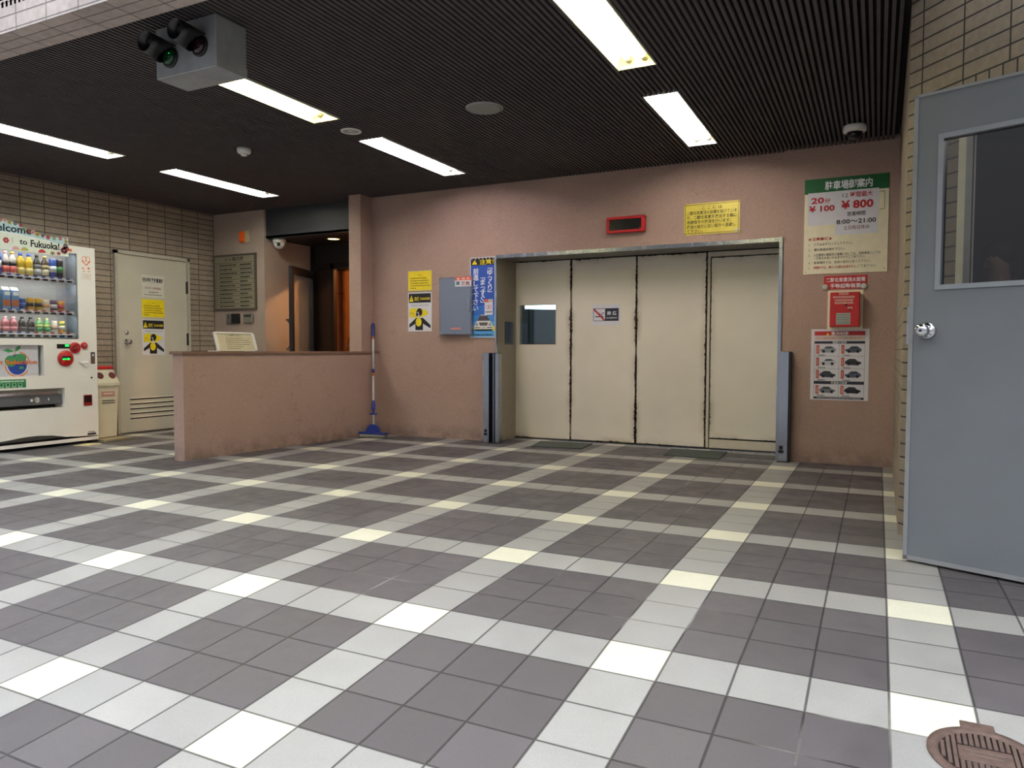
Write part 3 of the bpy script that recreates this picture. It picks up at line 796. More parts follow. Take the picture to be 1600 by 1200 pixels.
# pick-up slot
b = B(); b.box(-7.075, -7.06, ry0, ry1, rz0, rz1, BLACK); b.obj('slot_recess', vm)
b = B(); FLAP = M('slot_flap', '5d6064', .25, .3)
b.add([(-6.93, ry0, rz0 + .035), (-6.93, ry1 - .012, rz0 + .035), (-6.945, ry1 - .012, rz1 - .055), (-6.945, ry0, rz1 - .055)], [(0, 1, 2, 3)], FLAP)
b.add([(-6.945, ry0, rz1 - .055), (-6.945, ry1 - .012, rz1 - .055), (-6.96, ry1 - .012, rz1 - .003), (-6.96, ry0, rz1 - .003)], [(0, 1, 2, 3)], M('slot_chrome', 'b6b3ac', .15, .9))
fo = b.obj('pickup_flap', vm)
b = B(LW(1.875, .447, -6.934)); b.lathe([(.025, 0), (.025, .002), (.020, .002), (.020, 0)], WHITE); b.box(-.008, .008, -.012, .012, .001, .0025, WHITE); b.box(-.06, -.04, -.012, .01, 0, .002, WHITE); b.box(.1, .108, -.01, .012, 0, .002, WHITE); b.obj('flap_marks', fo)
# payment side
b = B(); b.box(VX, VX + .003, 2.048, 2.167, .919, .960, BLACK); do = b.obj('price_display', vm)
b = B(); b.box(VX + .003, VX + .004, 2.125, 2.158, .937, .955, GREEN_L, 0); b.obj('green_indicator', do)
b = B(LW(2.124, .825, VX)); b.lathe([(.074, 0), (.074, .012), (.066, .018), (0, .019)], RED, seg=36); co = b.obj('coin_panel', vm)
b = B(LW(2.124, .825, VX)); b.box(-.042, .042, -.012, .022, .019, .021, DARKMET); b.box(-.038, -.004, -.012, .0, .021, .022, GREEN_L); b.box(.004, .03, -.012, .002, .021, .022, GREEN_L); b.obj('coin_readout', co)
b = B(LW(2.218, .925, VX)); b.lathe([(.052, 0), (.052, .012), (.045, .017), (0, .018)], RED, seg=32); co = b.obj('coin_slot', vm)
b = B(LW(2.218, .925, VX)); b.lathe([(.034, .018), (.034, .02), (.03, .02)], M('red_dark', '8c1216', .4), seg=24); b.box(-.028, .028, -.004, .004, .018, .022, CHROME, T=Matrix.Rotation(.4, 4, 'Z')); b.obj('slot_plate', co)
b = B(LW(2.309, .948, VX)); b.lathe([(.032, 0), (.032, .01), (.026, .015), (0, .016)], RED, seg=28); b.lathe([(.012, .016), (.008, .024), (0, .025)], CHROME, seg=16); b.obj('return_lever', vm)
b = B(LW(2.395, .825, VX)); b.box(-.022, .022, -.055, .06, 0, .005, CHROME, .004); b.lathe([(.013, .005), (.011, .016), (0, .017)], CHROME, T=Matrix.Translation((0, .025, 0)), seg=16); b.obj('door_lock', vm)
b = B(LW(2.379, .636, VX)); b.lathe([(.009, 0), (.009, .002), (0, .002)], BLACK, seg=14); b.obj('lock_hole', vm)
b = B(LW(2.334, .417, VX)); b.box(-.042, .042, -.05, .055, 0, .006, M('return_red', '8d1c1a', .4), .005, seg=2); b.box(-.035, .035, -.02, .047, .006, .0065, M('return_dark', '180c10', .3)); b.obj('coin_return', vm)
b = B(LW(2.215, .70, VX))
b.poly([(.035, .095, .002), (.06, .075, .014), (.13, .085, .014), (.125, .098, .004)], WHITEP); b.poly([(.05, .085, .012), (.10, .045, .02), (.125, .06, .012), (.06, .078, .01)], WHITEP); b.obj('peeling_tape', vm)
s = Sign(LW(2.30, 1.645, VX), .10, .19, .0006)
s.ring('x', .34, .30, .026, .0215, ORANGE, 1, 18, 1.); s.ring('x', .66, .30, .026, .0215, ORANGE, 1, 18, 1.)
s.poly('x', [(.12, .38), (.5, .58), (.88, .38), (.94, .42), (.5, .64), (.06, .42)], ORANGE, 1)
s.disc('x', .24, .76, .013, ORANGE, 1); s.disc('x', .29, .74, .011, VM, 2); s.disc('x', .74, .76, .009, ORANGE, 1)
for q in range(8): s.disc('x', .74 + .15 * math.cos(q * PI / 4), .76 + .08 * math.sin(q * PI / 4), .0025, ORANGE, 1, n=8)
s.dashes('x', .12, .4, .92, .045, M('pale_orange', 'c98a62', .6), 1); s.dashes('x', .62, .9, .92, .045, M('pale_orange', 'c98a62', .6), 1)
s.parts['x'].obj('heart_emblem', vm, recalc=False)
b = B(LW(2.31, 1.585, VX)); po_ = M('pale_orange', 'c98a62', .6)
for a in ((0, .085, 0, .0015), (0, .085, .05, .0515), (0, .0015, 0, .05), (.0835, .085, 0, .05)): b.box(a[0], a[1], a[2], a[3], 0, .0008, po_)
for zz in (.014, .026, .038): b.box(.015, .07, zz, zz + .003, 0, .0008, po_)
b.obj('notice_box', vm)
b = B(LW(2.19, 1.845, VX)); b.box(0, .022, -.012, .012, 0, .001, ORANGE); b.obj('orange_sticker', vm)
b = B(LW(2.325, .082, VX)); b.box(0, .085, 0, .016, 0, .003, DARKMET); b.box(.005, .075, .024, .032, 0, .001, M('print_grey', '8a8a84', .6)); b.obj('maker_plate', vm)
# topper with curved outline
TB, TC = M('topper_pale_blue', 'b9d4d6', .4), M('topper_cream', 'dfe4d3', .4)
top = B(LW(1.22, 1.765, VX + .012))
up = [(0, .205), (.12, .255), (.25, .272), (.36, .272), (.45, .268), (.54, .235), (.62, .205), (.70, .187), (.80, .180), (.88, .185), (.95, .198), (.95, .02)]
top.prism([(0, .02)] + [(.95, .02)] + up[:-1][::-1], 0, .004, TB)
tp = top.obj('topper_sign', vm)
s = Sign(LW(1.22, 1.765, VX + .016), .95, .28, .0008)
s.poly('lettering', [(0, .42), (0, .95), (1, .95), (1, .55), (.9, .56), (.7, .50), (.5, .44), (.3, .41)], TC, 1)
s.poly('lettering', [(.0, .395), (.3, .385), (.5, .415), (.7, .475), (.86, .53), (.86, .55), (.7, .50), (.5, .44), (.3, .41), (0, .42)], M('topper_edge', 'f2efe8', .3), 2)
s.text('lettering', 'Welcome', .645, .375, .31, M('ink_teal', '1d2b33', .6), 3, 'r', .42, .028)
s.text('lettering', 'to', .535, .72, .24, INK, 3, 'l', .07, .025); s.text('lettering', 'Fukuoka!', .635, .76, .30, INK, 3, 'l', .275, .03)
s.parts['lettering'].obj('lettering', tp, recalc=False)
s.parts = {}
FL = [M('petal_rose', 'c06a72', .5), M('petal_pink', 'd9a3a0', .5), M('petal_olive', 'a9a55a', .5), M('petal_plum', '6d4a63', .5), M('petal_red', 'b3342f', .5), M('petal_green', '7fa072', .5)]
def flower(x, y, r, c, c2, lv=3, n=6):
    for q in range(n): s.disc('f', x + r * .6 * math.cos(q * 2 * PI / n) / s.w, y + r * .6 * math.sin(q * 2 * PI / n) / s.h, r * .42, c, lv, n=10)
    s.disc('f', x, y, r * .3, c2, lv + 1, n=10)
rr = random.Random(4)
for q, (x_, y_) in enumerate([(.37, .06), (.41, .05), (.45, .09), (.50, .10), (.55, .14), (.58, .22), (.62, .28), (.66, .30), (.70, .345), (.75, .365), (.80, .395), (.86, .40), (.92, .385), (.97, .35), (.975, .46), (.97, .6), (.985, .70)]):
    flower(x_, y_, rr.uniform(.015, .024), FL[q % 6], FL[(q + 2) % 6])
flower(.415, .66, .026, FL[4], FL[1]); s.text('f', 'S', .46, .70, .2, FL[1], 3, 'l'); flower(.955, .76, .036, FL[1], FL[0], n=9); flower(.9, .88, .018, FL[0], FL[4]); flower(.84, .90, .02, FL[2], FL[3])
for x_, c_ in ((.58, FL[2]), (.50, FL[1]), (.74, FL[4])):
    s.disc('f', x_, .93, .034, c_, 3, .034, a0=PI, a1=2 * PI)
for q in range(9):
    a = PI * (q + .5) / 9; s.poly('f', [(.845 - .0 + .034 * math.cos(a) / s.w, .93 - .034 * math.sin(a) / s.h), (.845 + .012 * math.cos(a + .1) / s.w, .93 - .012 * math.sin(a + .1) / s.h), (.845 + .012 * math.cos(a - .1) / s.w, .93 - .012 * math.sin(a - .1) / s.h)], FL[3], 4)
s.parts['f'].obj('flower_print', tp, recalc=False)

# drinks on show: every one its own thing
def bottle(x, y, z, h, r, body, label, cap, label2=None, clearneck=None):
    T = Matrix.Translation((x, y, z)); bb = B(T); m = M('drink_' + body, body, .3)
    bb.lathe([(r * .9, 0), (r, .006), (r, h * .62), (r * .95, h * .68), (r * .45, h * .86), (r * .42, h * .9), (0, h * .9)], clearneck or m, seg=16)
    lb = B(T); lb.lathe([(r * 1.015, h * .10), (r * 1.015, h * .36)], M('drink_' + label, label, .4), seg=16)
    if label2: lb.lathe([(r * 1.02, h * .38), (r * 1.02, h * .56)], M('drink_' + label2, label2, .4), seg=16)
    cb = B(T); cb.lathe([(r * .48, h * .89), (r * .48, h), (0, h)], M('drink_' + cap, cap, .4), seg=14)
    return 'drink_bottle', 'drink bottle', bb, [('label_sleeve', lb), ('cap', cb)]
def can(x, y, z, h, r, body, band, top='a8abb0', band2=None):
    T = Matrix.Translation((x, y, z)); bb = B(T)
    bb.lathe([(r * .86, 0), (r, .005), (r, h * .92), (r * .88, h * .985), (r * .84, h * .985), (0, h * .975)], M('drink_' + body, body, .35), seg=18)
    lb = B(T); lb.lathe([(r * 1.012, h * .30), (r * 1.012, h * .62)], M('drink_' + band, band, .4), seg=18)
    if band2: lb.lathe([(r * 1.012, h * .66), (r * 1.012, h * .86)], M('drink_' + band2, band2, .4), seg=18)
    cb = B(T); cb.lathe([(r * .86, h * .98), (r * .88, h), (r * .8, h), (r * .78, h * .985), (0, h * .985)], M('can_end', top, .3, .8), seg=18)
    return 'drink_can', 'drink can', bb, [('printed_band', lb), ('lid', cb)]
def carton(x, y, z, h, r, body, band, top='dcdcd6'):
    T = Matrix.Translation((x, y, z)); bb = B(T); bb.box(-r, r, -r, r, 0, h * .84, M('drink_' + body, body, .45))
    bb.add([(-r, -r, h * .84), (r, -r, h * .84), (r, r, h * .84), (-r, r, h * .84), (0, -r, h), (0, r, h)], [(0, 1, 4), (1, 2, 5, 4), (2, 3, 5), (3, 0, 4, 5)], M('drink_' + top, top, .45))
    lb = B(T); lb.box(r, r + .001, -r * .9, r * .9, h * .15, h * .42, M('drink_' + band, band, .45)); lb.box(r, r + .001, -r * .6, r * .9, h * .62, h * .78, M('drink_e4e4dc', 'e4e4dc', .45))
    return 'drink_carton', 'drink carton', bb, [('printed_panel', lb)]
YS1 = [1.593, 1.660, 1.722, 1.790, 1.862, 1.936, 2.008, 2.080, 2.146]
YS2 = [1.572, 1.648, 1.722, 1.797, 1.865, 1.938, 2.008, 2.080, 2.150]
YS3 = [1.575, 1.645, 1.715, 1.790, 1.865, 1.940, 2.011, 2.082, 2.152]
PX_ = VX - .085
drinks = [
 (1, 0, can, dict(h=.19, r=.032, body='2f56b4', band='c9ced8', band2='3d6fc8'), 'tall blue and silver can on the top vending shelf'),
 (1, 1, bottle, dict(h=.205, r=.030, body='c8c0bc', label='d2645c', cap='d6a8a0', label2='2a2426'), 'pink labelled bottle beside the blue silver can, top vending shelf'),
 (1, 2, bottle, dict(h=.205, r=.031, body='cfc7c0', label='d2645c', cap='b89a4a', label2='2a2426'), 'pink labelled bottle next to the yellow bottles, top vending shelf'),
 (1, 3, bottle, dict(h=.20, r=.033, body='c9a92c', label='d8c978', cap='2348a8'), 'yellow bottle with blue cap beside the pink bottles, top vending shelf'),
 (1, 4, bottle, dict(h=.20, r=.033, body='c9a92c', label='d8c978', cap='2c50b0'), 'yellow bottle with blue cap beside the black bottle, top vending shelf'),
 (1, 5, bottle, dict(h=.20, r=.031, body='23211f', label='b9bcc0', cap='1c1c1c', label2='6d7480'), 'black bottle with silver label on the top vending shelf'),
 (1, 6, bottle, dict(h=.20, r=.032, body='4a3a28', label='d6cfae', cap='a89a52', label2='b7a878'), 'brown bottle with cream label on the top vending shelf'),
 (1, 7, can, dict(h=.18, r=.031, body='2a4f9f', band='d5d8de'), 'plain blue tall can next to the black green one, top vending shelf'),
 (1, 8, can, dict(h=.18, r=.028, body='0e1210', band='2f8a3c'), 'slim black can with green stripe at the end of the top shelf'),
 (2, 0, bottle, dict(h=.205, r=.032, body='3c7c42', label='3d8a58', cap='d6cf4a', label2='cfd048'), 'green bottle with yellow label on the middle vending shelf'),
 (2, 1, carton, dict(h=.20, r=.031, body='6f96c8', band='d8743a'), 'blue and orange milk carton next to the green bottle'),
 (2, 2, carton, dict(h=.20, r=.031, body='6f96c8', band='d8743a'), 'blue and orange milk carton next to the small blue can'),
 (2, 3, can, dict(h=.105, r=.027, body='26418a', band='4667b4'), 'small dark blue can on the middle vending shelf'),
 (2, 4, can, dict(h=.115, r=.030, body='c89a24', band='241c16', top='c8a83a'), 'small gold can with black band beside the small blue can'),
 (2, 5, can, dict(h=.115, r=.030, body='c89a24', band='241c16', top='c8a83a'), 'small gold can with black band beside the white can'),
 (2, 6, can, dict(h=.105, r=.029, body='d8cdb8', band='d59a6a'), 'small white can with orange print on the middle vending shelf'),
 (2, 7, can, dict(h=.105, r=.028, body='4b3554', band='d8cfd8', band2='5a3c66'), 'small purple and white can on the middle vending shelf'),
 (2, 8, can, dict(h=.105, r=.030, body='d98a22', band='b8401c', band2='e0a83a'), 'small orange yellow can at the end of the middle shelf'),
 (3, 0, bottle, dict(h=.14, r=.029, body='b07a74', label='c9a08c', cap='c7b0a8'), 'pale pink short bottle on the lowest vending shelf'),
 (3, 1, bottle, dict(h=.14, r=.032, body='a0606a', label='c07a80', cap='d2b2b6'), 'rose bottle next to the pale pink one, lowest vending shelf'),
 (3, 2, bottle, dict(h=.14, r=.032, body='a0606a', label='c07a80', cap='d2b2b6'), 'rose bottle next to the black bottles, lowest vending shelf'),
 (3, 3, bottle, dict(h=.14, r=.030, body='1f1a1c', label='4a4044', cap='141214'), 'short black bottle beside the rose bottles'),
 (3, 4, bottle, dict(h=.14, r=.030, body='1f1a1c', label='4a4044', cap='141214'), 'short black bottle beside the green bottles'),
 (3, 5, bottle, dict(h=.135, r=.028, body='5f9a5a', label='3c8a50', cap='c8d080', label2='b8c868'), 'short green bottle beside the black bottles'),
 (3, 6, bottle, dict(h=.135, r=.028, body='5f9a5a', label='3c8a50', cap='c8d080', label2='b8c868'), 'short green bottle beside the short white can'),
 (3, 7, can, dict(h=.115, r=.027, body='cfc6bc', band='a88a78'), 'short white can on the lowest vending shelf'),
 (3, 8, can, dict(h=.115, r=.028, body='d8a428', band='d8d4c8', band2='7fa04a'), 'short yellow green can at the end of the lowest shelf')]
for r_, q, fn, kw, lab in drinks:
    y = (YS1, YS2, YS3)[r_ - 1][q]; z = shelf_z[r_][0] - .004
    nm, cat, bb, parts = fn(PX_, y, z, **kw)
    root = bb.obj(nm, None, (PX_, y, z)); tag(root, lab, cat, 'drinks on show in the vending machine')
    for pn, pb in parts: pb.obj(pn, root)

# ------------------------------------------------------------------ recycling bin
bin_ = thing('recycling_bin', 'cream recycling bin with red lid top between vending machine and beige door', 'recycling bin', (-7.12, 2.60, 0))
CR = M('bin_cream', 'cfcbb2', .4, 0, .04, 9)
def rrect(w, d, r, n=4):
    o = []
    for cx, cy, a in ((w - r, d - r, 0), (-w + r, d - r, PI / 2), (-w + r, -d + r, PI), (w - r, -d + r, 3 * PI / 2)):
        for i in range(n + 1): o.append((cx + r * math.cos(a + PI / 2 * i / n), cy + r * math.sin(a + PI / 2 * i / n)))
    return o
def loft(b, secs, m, T, cap=(True, True)):
    n = len(secs[0][0]); v = [(x, y, z) for p, z in secs for x, y in p]
    f = [(j * n + i, j * n + (i + 1) % n, (j + 1) * n + (i + 1) % n, (j + 1) * n + i) for j in range(len(secs) - 1) for i in range(n)]
    if cap[0]: f.append(tuple(range(n))[::-1])
    if cap[1]: f.append(tuple(range((len(secs) - 1) * n, len(secs) * n)))
    b.add(v, f, m, T=T)
TB_ = Matrix.Translation((-7.12, 2.60, 0))
b = B(); loft(b, [(rrect(.125, .115, .03), .035), (rrect(.14, .13, .035), .50), (rrect(.142, .132, .035), .545)], CR, TB_); b.obj('bin_body', bin_)
b = B(); loft(b, [(rrect(.155, .145, .04), .545), (rrect(.155, .145, .04), .575), (rrect(.148, .138, .04), .59), (rrect(.09, .115, .035), .705), (rrect(.085, .11, .035), .715)], CR, TB_); lid = b.obj('bin_lid', bin_)
b = B(); loft(b, [(rrect(.095, .12, .035), .712), (rrect(.095, .12, .035), .728), (rrect(.08, .105, .03), .742)], RED, TB_); b.obj('lid_top', lid)
sl = Vector((-.058, 0, .115)).normalized(); nn_ = Vector((.115, 0, .058)).normalized()
for yy in (2.535, 2.665):
    b = B(frame((-7.12 + .119, yy, .648), (0, 1, 0), tuple(sl), tuple(nn_))); b.lathe([(.036, .0), (.036, .004), (.03, .004)], M('hole_rim', '5a1418', .4), seg=24); b.lathe([(.031, .0035), (0, .0035)], BLACK, seg=24); b.obj('bin_opening', lid)
s = Sign(LW(2.52, .355, -7.12 + .142), .16, .15, .001)
s.rect('x', .08, .12, .95, .42, M('faded_red', 'bf7f74', .6), 1); s.rect('x', .2, .2, .85, .30, CR, 2); s.dashes('x', .1, .95, .72, .07, INK, 1, 3); s.dashes('x', .1, .95, .88, .07, INK, 1, 5)
s.parts['x'].obj('bin_label', bin_, recalc=False)
b = B(); b.box(-7.3, -6.84, 2.45, 2.74, 0, .022, M('tan_board', '8f8364', .6), .004)
tag(b.obj('bin_stand', None, (-7.07, 2.6, 0)), 'low tan board on the floor under the recycling bin', 'board')
b = B(TB_); loft(b, [(rrect(.115, .105, .03), .022), (rrect(.125, .115, .03), .035)], CR, Matrix.Identity(4)); b.obj('bin_foot', bin_)
b = B(); b.prism([(-6.82, 2.14), (-6.70, 2.20), (-6.74, 2.36), (-6.86, 2.32)], .0005, .006, M('pale_card', 'c9c08f', .7))
tag(b.obj('loose_card', None, (-6.78, 2.25, 0)), 'small pale card lying on the floor at the vending machine corner', 'card')

# ------------------------------------------------------------------ signs: beige door
def co2_sign(fr, w, h, label, group):
    s = Sign(fr, w, h, .003)
    s.rect('header_band', .035, .03, .965, .265, INK, 1)
    s.poly('header_band', [(.05, .235), (.145, .07), (.24, .235)], YEL, 2); s.rect('header_band', .137, .12, .153, .185, INK, 3); s.rect('header_band', .137, .2, .153, .215, INK, 3)
    s.text('header_band', '危険', .27, .205, .105, YEL, 2, 'l', .22, .02); s.text('header_band', 'DANGER', .53, .195, .085, YEL, 2, 'l', .41, .02)
    s.text('caption', '二酸化炭素 CARBON DIOXIDE', .5, .345, .034, INK, 2, 'c', .8)
    P = 'pictogram'
    s.poly(P, [(.06, .43), (.2, .40), (.33, .405), (.42, .42), (.6, .42), (.72, .45), (.86, .50), (.85, .56), (.7, .60), (.62, .63), (.35, .65), (.2, .63), (.06, .65)], YEL, 1)
    s.text(P, 'CO₂', .09, .555, .07, M('co_ink', '6a5a14', .6), 2, 'l', .17)
    s.disc(P, .49, .505, .036 * w / .29, INK, 3, .040 * w / .29)
    s.disc(P, .40, .555, .022 * w / .29, PAPER, 4, .024 * w / .29); s.disc(P, .395, .565, .015 * w / .29, INK, 5, .018 * w / .29); s.poly(P, [(.33, .50), (.42, .47), (.40, .53)], INK, 5)
    s.poly(P, [(.44, .60), (.50, .59), (.52, .66), (.44, .66)], PAPER, 4)
    s.poly(P, [(.34, .655), (.64, .655), (.955, .84), (.955, .925), (.635, .80), (.635, .965), (.315, .965), (.315, .80), (.055, .90), (.055, .815)], INK, 2)
    s.disc(P, .455, .76, .036 * w / .29, YEL, 4, .046 * w / .29)
    return s.done('danger_sign', label, 'warning sign', PAPER, group=group)
def yellow_notice(fr, w, h, label, group):
    s = Sign(fr, w, h, .003); s.rect('face', .02, .03, .98, .97, YEL, 1)
    s.text('lettering', 'お知らせ', .5, .24, .07, INK, 2, 'c', .16, .01)
    for i, (x1) in enumerate((.80, .88, .84, .94, .34)): s.dashes('lettering', .1, x1, .37 + i * .125, .035, INK, 2, i)
    return s.done('yellow_notice', label, 'notice', M('notice_edge', 'd8cf7a', .6), group=group)
DX = -7.3
s = Sign(LW(3.242, 1.487, DX), .288, .246, .003)
s.text('lettering', '空気呼吸器設置場所', .5, .30, .2, INK, 2, 'c', .9, .025); s.text('lettering', '消火ガス用保護具', .5, .62, .11, M('dull_red', '8a4a44', .7), 2, 'c', .7, .01)
s.dashes('lettering', .3, .74, .76, .035, INKG, 2); s.dashes('lettering', .12, .9, .88, .03, INKG, 2)
s.done('breathing_apparatus_sign', 'white sign with bold black heading on the beige door', 'sign', M('sign_white', 'd7d5c8', .6))
yellow_notice(LW(3.242, 1.267, DX), .292, .202, 'yellow notice on the beige louvred door', 'yellow fire gas notices')
co2_sign(LW(3.242, .85, DX), .285, .395, 'danger sign with masked figure on the beige louvred door', 'carbon dioxide danger signs')
# back wall
yellow_notice(BW(-4.484, 1.529), .291, .205, 'yellow notice on the pink wall beside the grey wall box', 'yellow fire gas notices')
co2_sign(BW(-4.486, 1.105), .292, .407, 'danger sign with masked figure on the pink wall above the mop', 'carbon dioxide danger signs')
# grey wall box
t = thing('wall_box', 'shiny blue grey wall cabinet beside the blue caution sign', 'wall cabinet', (-3.868, 4.26, 1.07))
WB = M('wall_box_paint', '8c95a2', .16, .75, .02)
b = B(); b.box(-4.066, -3.69, 4.202, 4.258, 1.066, 1.645, WB, .004); b.obj('box_body', t)
b = B(); b.box(-4.06, -3.696, 4.199, 4.2025, 1.072, 1.639, WB, .002, seg=1); bo = b.obj('box_door', t)
b = B(); b.box(-3.728, -3.706, 4.192, 4.199, 1.30, 1.42, STEEL, .003); b.obj('handle', bo)
b = B(); b.box(-3.93, -3.81, 4.1985, 4.199, 1.118, 1.138, M('plate_pink', 'b8736f', .5)); b.obj('name_plate', bo)
s = Sign(BW(-3.878, 1.548, 4.199), .188, .096, .001)
s.rect('printed_face', 0, 0, 1, .36, M('label_orange', 'd6562a', .5), 1); s.text('printed_face', '監 視 中', .5, .29, .24, PAPER, 2, 'c', .8, .02); s.rect('printed_face', .08, .46, .28, .82, M('label_teal', '3b6a78', .5), 1); s.text('printed_face', '発見', .34, .84, .4, M('label_dark_red', '7a2428', .5), 2, 'l', .58, .03)
tag_ = s.done('warning_label', 'white and orange label stuck on the grey wall box corner', 'label', PAPER)
# blue caution sign
W_, H_ = .286, .80
s = Sign(BW(-3.734, 1.036, 4.255), W_, H_, .004)
BLUE2 = M('sign_mid_blue', '2a66bd', .5)
s.rect('printed_face', .03, .01, .97, .60, BLUE, 1); s.rect('printed_face', .03, .60, .97, .72, BLUE2, 1); s.rect('printed_face', .03, .72, .97, .80, M('sign_pale_blue', '3b82cc', .5), 1); s.rect('printed_face', .03, .80, .97, .99, SKYB, 1)
s.rect('header_band', .03, .01, .97, .10, INK, 2)
for q in range(7): s.poly('header_band', [(.06 + q * .14, .012), (.10 + q * .14, .012), (.08 + q * .14, .034)], PAPER, 3)
s.poly('header_band', [(.08, .088), (.185, .032), (.29, .088)], YEL, 3); s.rect('header_band', .176, .05, .194, .072, INK, 4); s.rect('header_band', .176, .076, .194, .082, INK, 4)
s.text('header_band', '注意！', .38, .088, .066, YEL, 3, 'l', .56, .02)
WH = M('letter_white', 'e6e8ec', .6)
s.text('lettering', '﹁ゆっくり﹂', .79, .158, .082, WH, 3, vertical=True, bold=.016, wide=1.1, step=.064)
s.text('lettering', '﹁まっすぐ﹂', .51, .275, .082, WH, 3, vertical=True, bold=.016, wide=1.1, step=.066)
s.text('lettering', '前進して下さい', .235, .205, .082, WH, 3, vertical=True, bold=.016, wide=1.0, step=.076)
P = 'car_picture'; CB = M('car_white', 'dcdad4', .5); CG = M('car_grille', '5c5750', .5)
s.poly(P, [(.33, .765), (.28, .80), (.80, .80), (.75, .765), (.68, .722), (.40, .722)], M('car_glass', '4a4448', .4), 3); s.poly(P, [(.42, .716), (.66, .716), (.68, .724), (.40, .724)], CB, 4)
s.poly(P, [(.28, .79), (.80, .79), (.88, .83), (.92, .87), (.90, .905), (.18, .905), (.16, .87), (.2, .83)], CB, 4)
s.poly(P, [(.36, .81), (.72, .81), (.68, .85), (.40, .85)], CG, 5); s.disc(P, .27, .835, .016, M('car_lamp', '9aa0a6', .4), 5); s.disc(P, .80, .835, .016, M('car_lamp', '9aa0a6', .4), 5)
s.rect(P, .2, .87, .40, .88, INKG, 5); s.rect(P, .68, .87, .88, .88, INKG, 5); s.rect(P, .47, .868, .61, .886, M('car_plate', 'c2c0ba', .5), 5)
s.poly(P, [(.16, .895), (.92, .895), (.86, .915), (.22, .915)], INK, 5); s.disc(P, .15, .885, .014, YEL, 4); s.disc(P, .915, .885, .022, YEL, 3)
s.dashes('caption', .12, .9, .965, .018, NAVY, 2)
s.done('caution_sign', 'tall blue caution sign with a white car, beside the lift opening', 'sign', M('sign_edge', 'c8ccd4', .5))
s = Sign(BW(-3.565, 1.262, 4.246), .092, .155, .001)
s.rect('printed_face', 0, 0, .45, .2, M('label_orange', 'd6562a', .5), 1); s.rect('printed_face', .45, 0, 1, .2, M('label_grey', 'b9b4b0', .5), 1); s.ring('printed_face', .35, .5, .018, .014, INKR, 2); s.ring('printed_face', .65, .5, .018, .014, INKR, 2); s.dashes('printed_face', .1, .9, .82, .07, INKG, 2)
s.done('small_notice', 'small white notice stuck on the blue caution sign', 'notice', PAPER)
# red alarm display box
t = thing('alarm_display', 'red framed black alarm display above the lift door', 'alarm display', (-2.11, 4.26, 1.97))
b = B(BW(-2.287, 1.973)); w, h = .355, .143
for a in ((0, w, 0, .024), (0, w, h - .024, h), (0, .026, .024, h - .024), (w - .03, w, .024, h - .024)): b.box(a[0], a[1], a[2], a[3], 0, .055, RED, .003, seg=1)
b.obj('display_frame', t)
b = B(BW(-2.287, 1.973)); b.box(.024, w - .028, .022, h - .022, .0, .046, M('display_black', '0a0a12', .25)); sc_ = b.obj('screen', t)
b = B(BW(-2.287, 1.973)); b.sphere((w - .042, .034, .048), .004, WHITE, u=8, v=6); b.obj('indicator_dot', sc_)
# brass plate
s = Sign(BW(-1.592, 1.915), .47, .268, .004)
for a in ((.02, .035, .98, .05), (.02, .95, .98, .965), (.02, .035, .028, .965), (.972, .035, .98, .965)): s.rect('border_line', *a, INKG, 1)
for x_, y_ in ((.015, .03), (.985, .03), (.015, .97), (.985, .97)): s.disc('screws', x_, y_, .005, DARKMET, 2, n=10)
for i, (tx, fit, x_) in enumerate((('こ こ に は', .36, .33), ('二酸化炭素消火設備を設けていま', .90, .05), ('す。二酸化炭素を放出する前に', .90, .05), ('退避指令の放送を行います。', .80, .05), ('放送の指示に従い室外へ退避し', .88, .05), ('て下さい。', .30, .05))):
    s.text('lettering', tx, x_, .20 + i * .147, .125, INK, 2, 'l', fit, .01)
s.disc('tape_dot', .945, .91, .012, PAPER, 3, n=12)
s.done('evacuation_notice', 'yellow metal plate with black lettering above the lift door', 'notice plate', BRASS)
# no smoking sign on the lift door
s = Sign(BW(-2.593, 1.16, 4.68), .29, .20, .002)
s.rect('printed_face', .05, .18, .95, .80, NAVY, 1); s.rect('printed_face', .065, .205, .47, .775, PAPER, 2)
s.rect('printed_face', .12, .56, .42, .61, INK, 3); s.ring('printed_face', .34, .40, .02, .016, INK, 3, 10, 1., 0, 4); s.ring('printed_face', .40, .47, .018, .014, INK, 3, 10, 1., 2, 6)
s.poly('printed_face', [(.065, .205), (.11, .205), (.47, .73), (.47, .775), (.42, .775), (.065, .26)], INKR, 4)
s.text('printed_face', '禁 煙', .71, .50, .2, PAPER, 3, 'c', .34, .02); s.text('printed_face', 'NO SMOKING', .71, .69, .11, PAPER, 3, 'c', .38, .01)
s.done('no_smoking_sign', 'white and navy no smoking sign on the lift door', 'sign', PAPER)
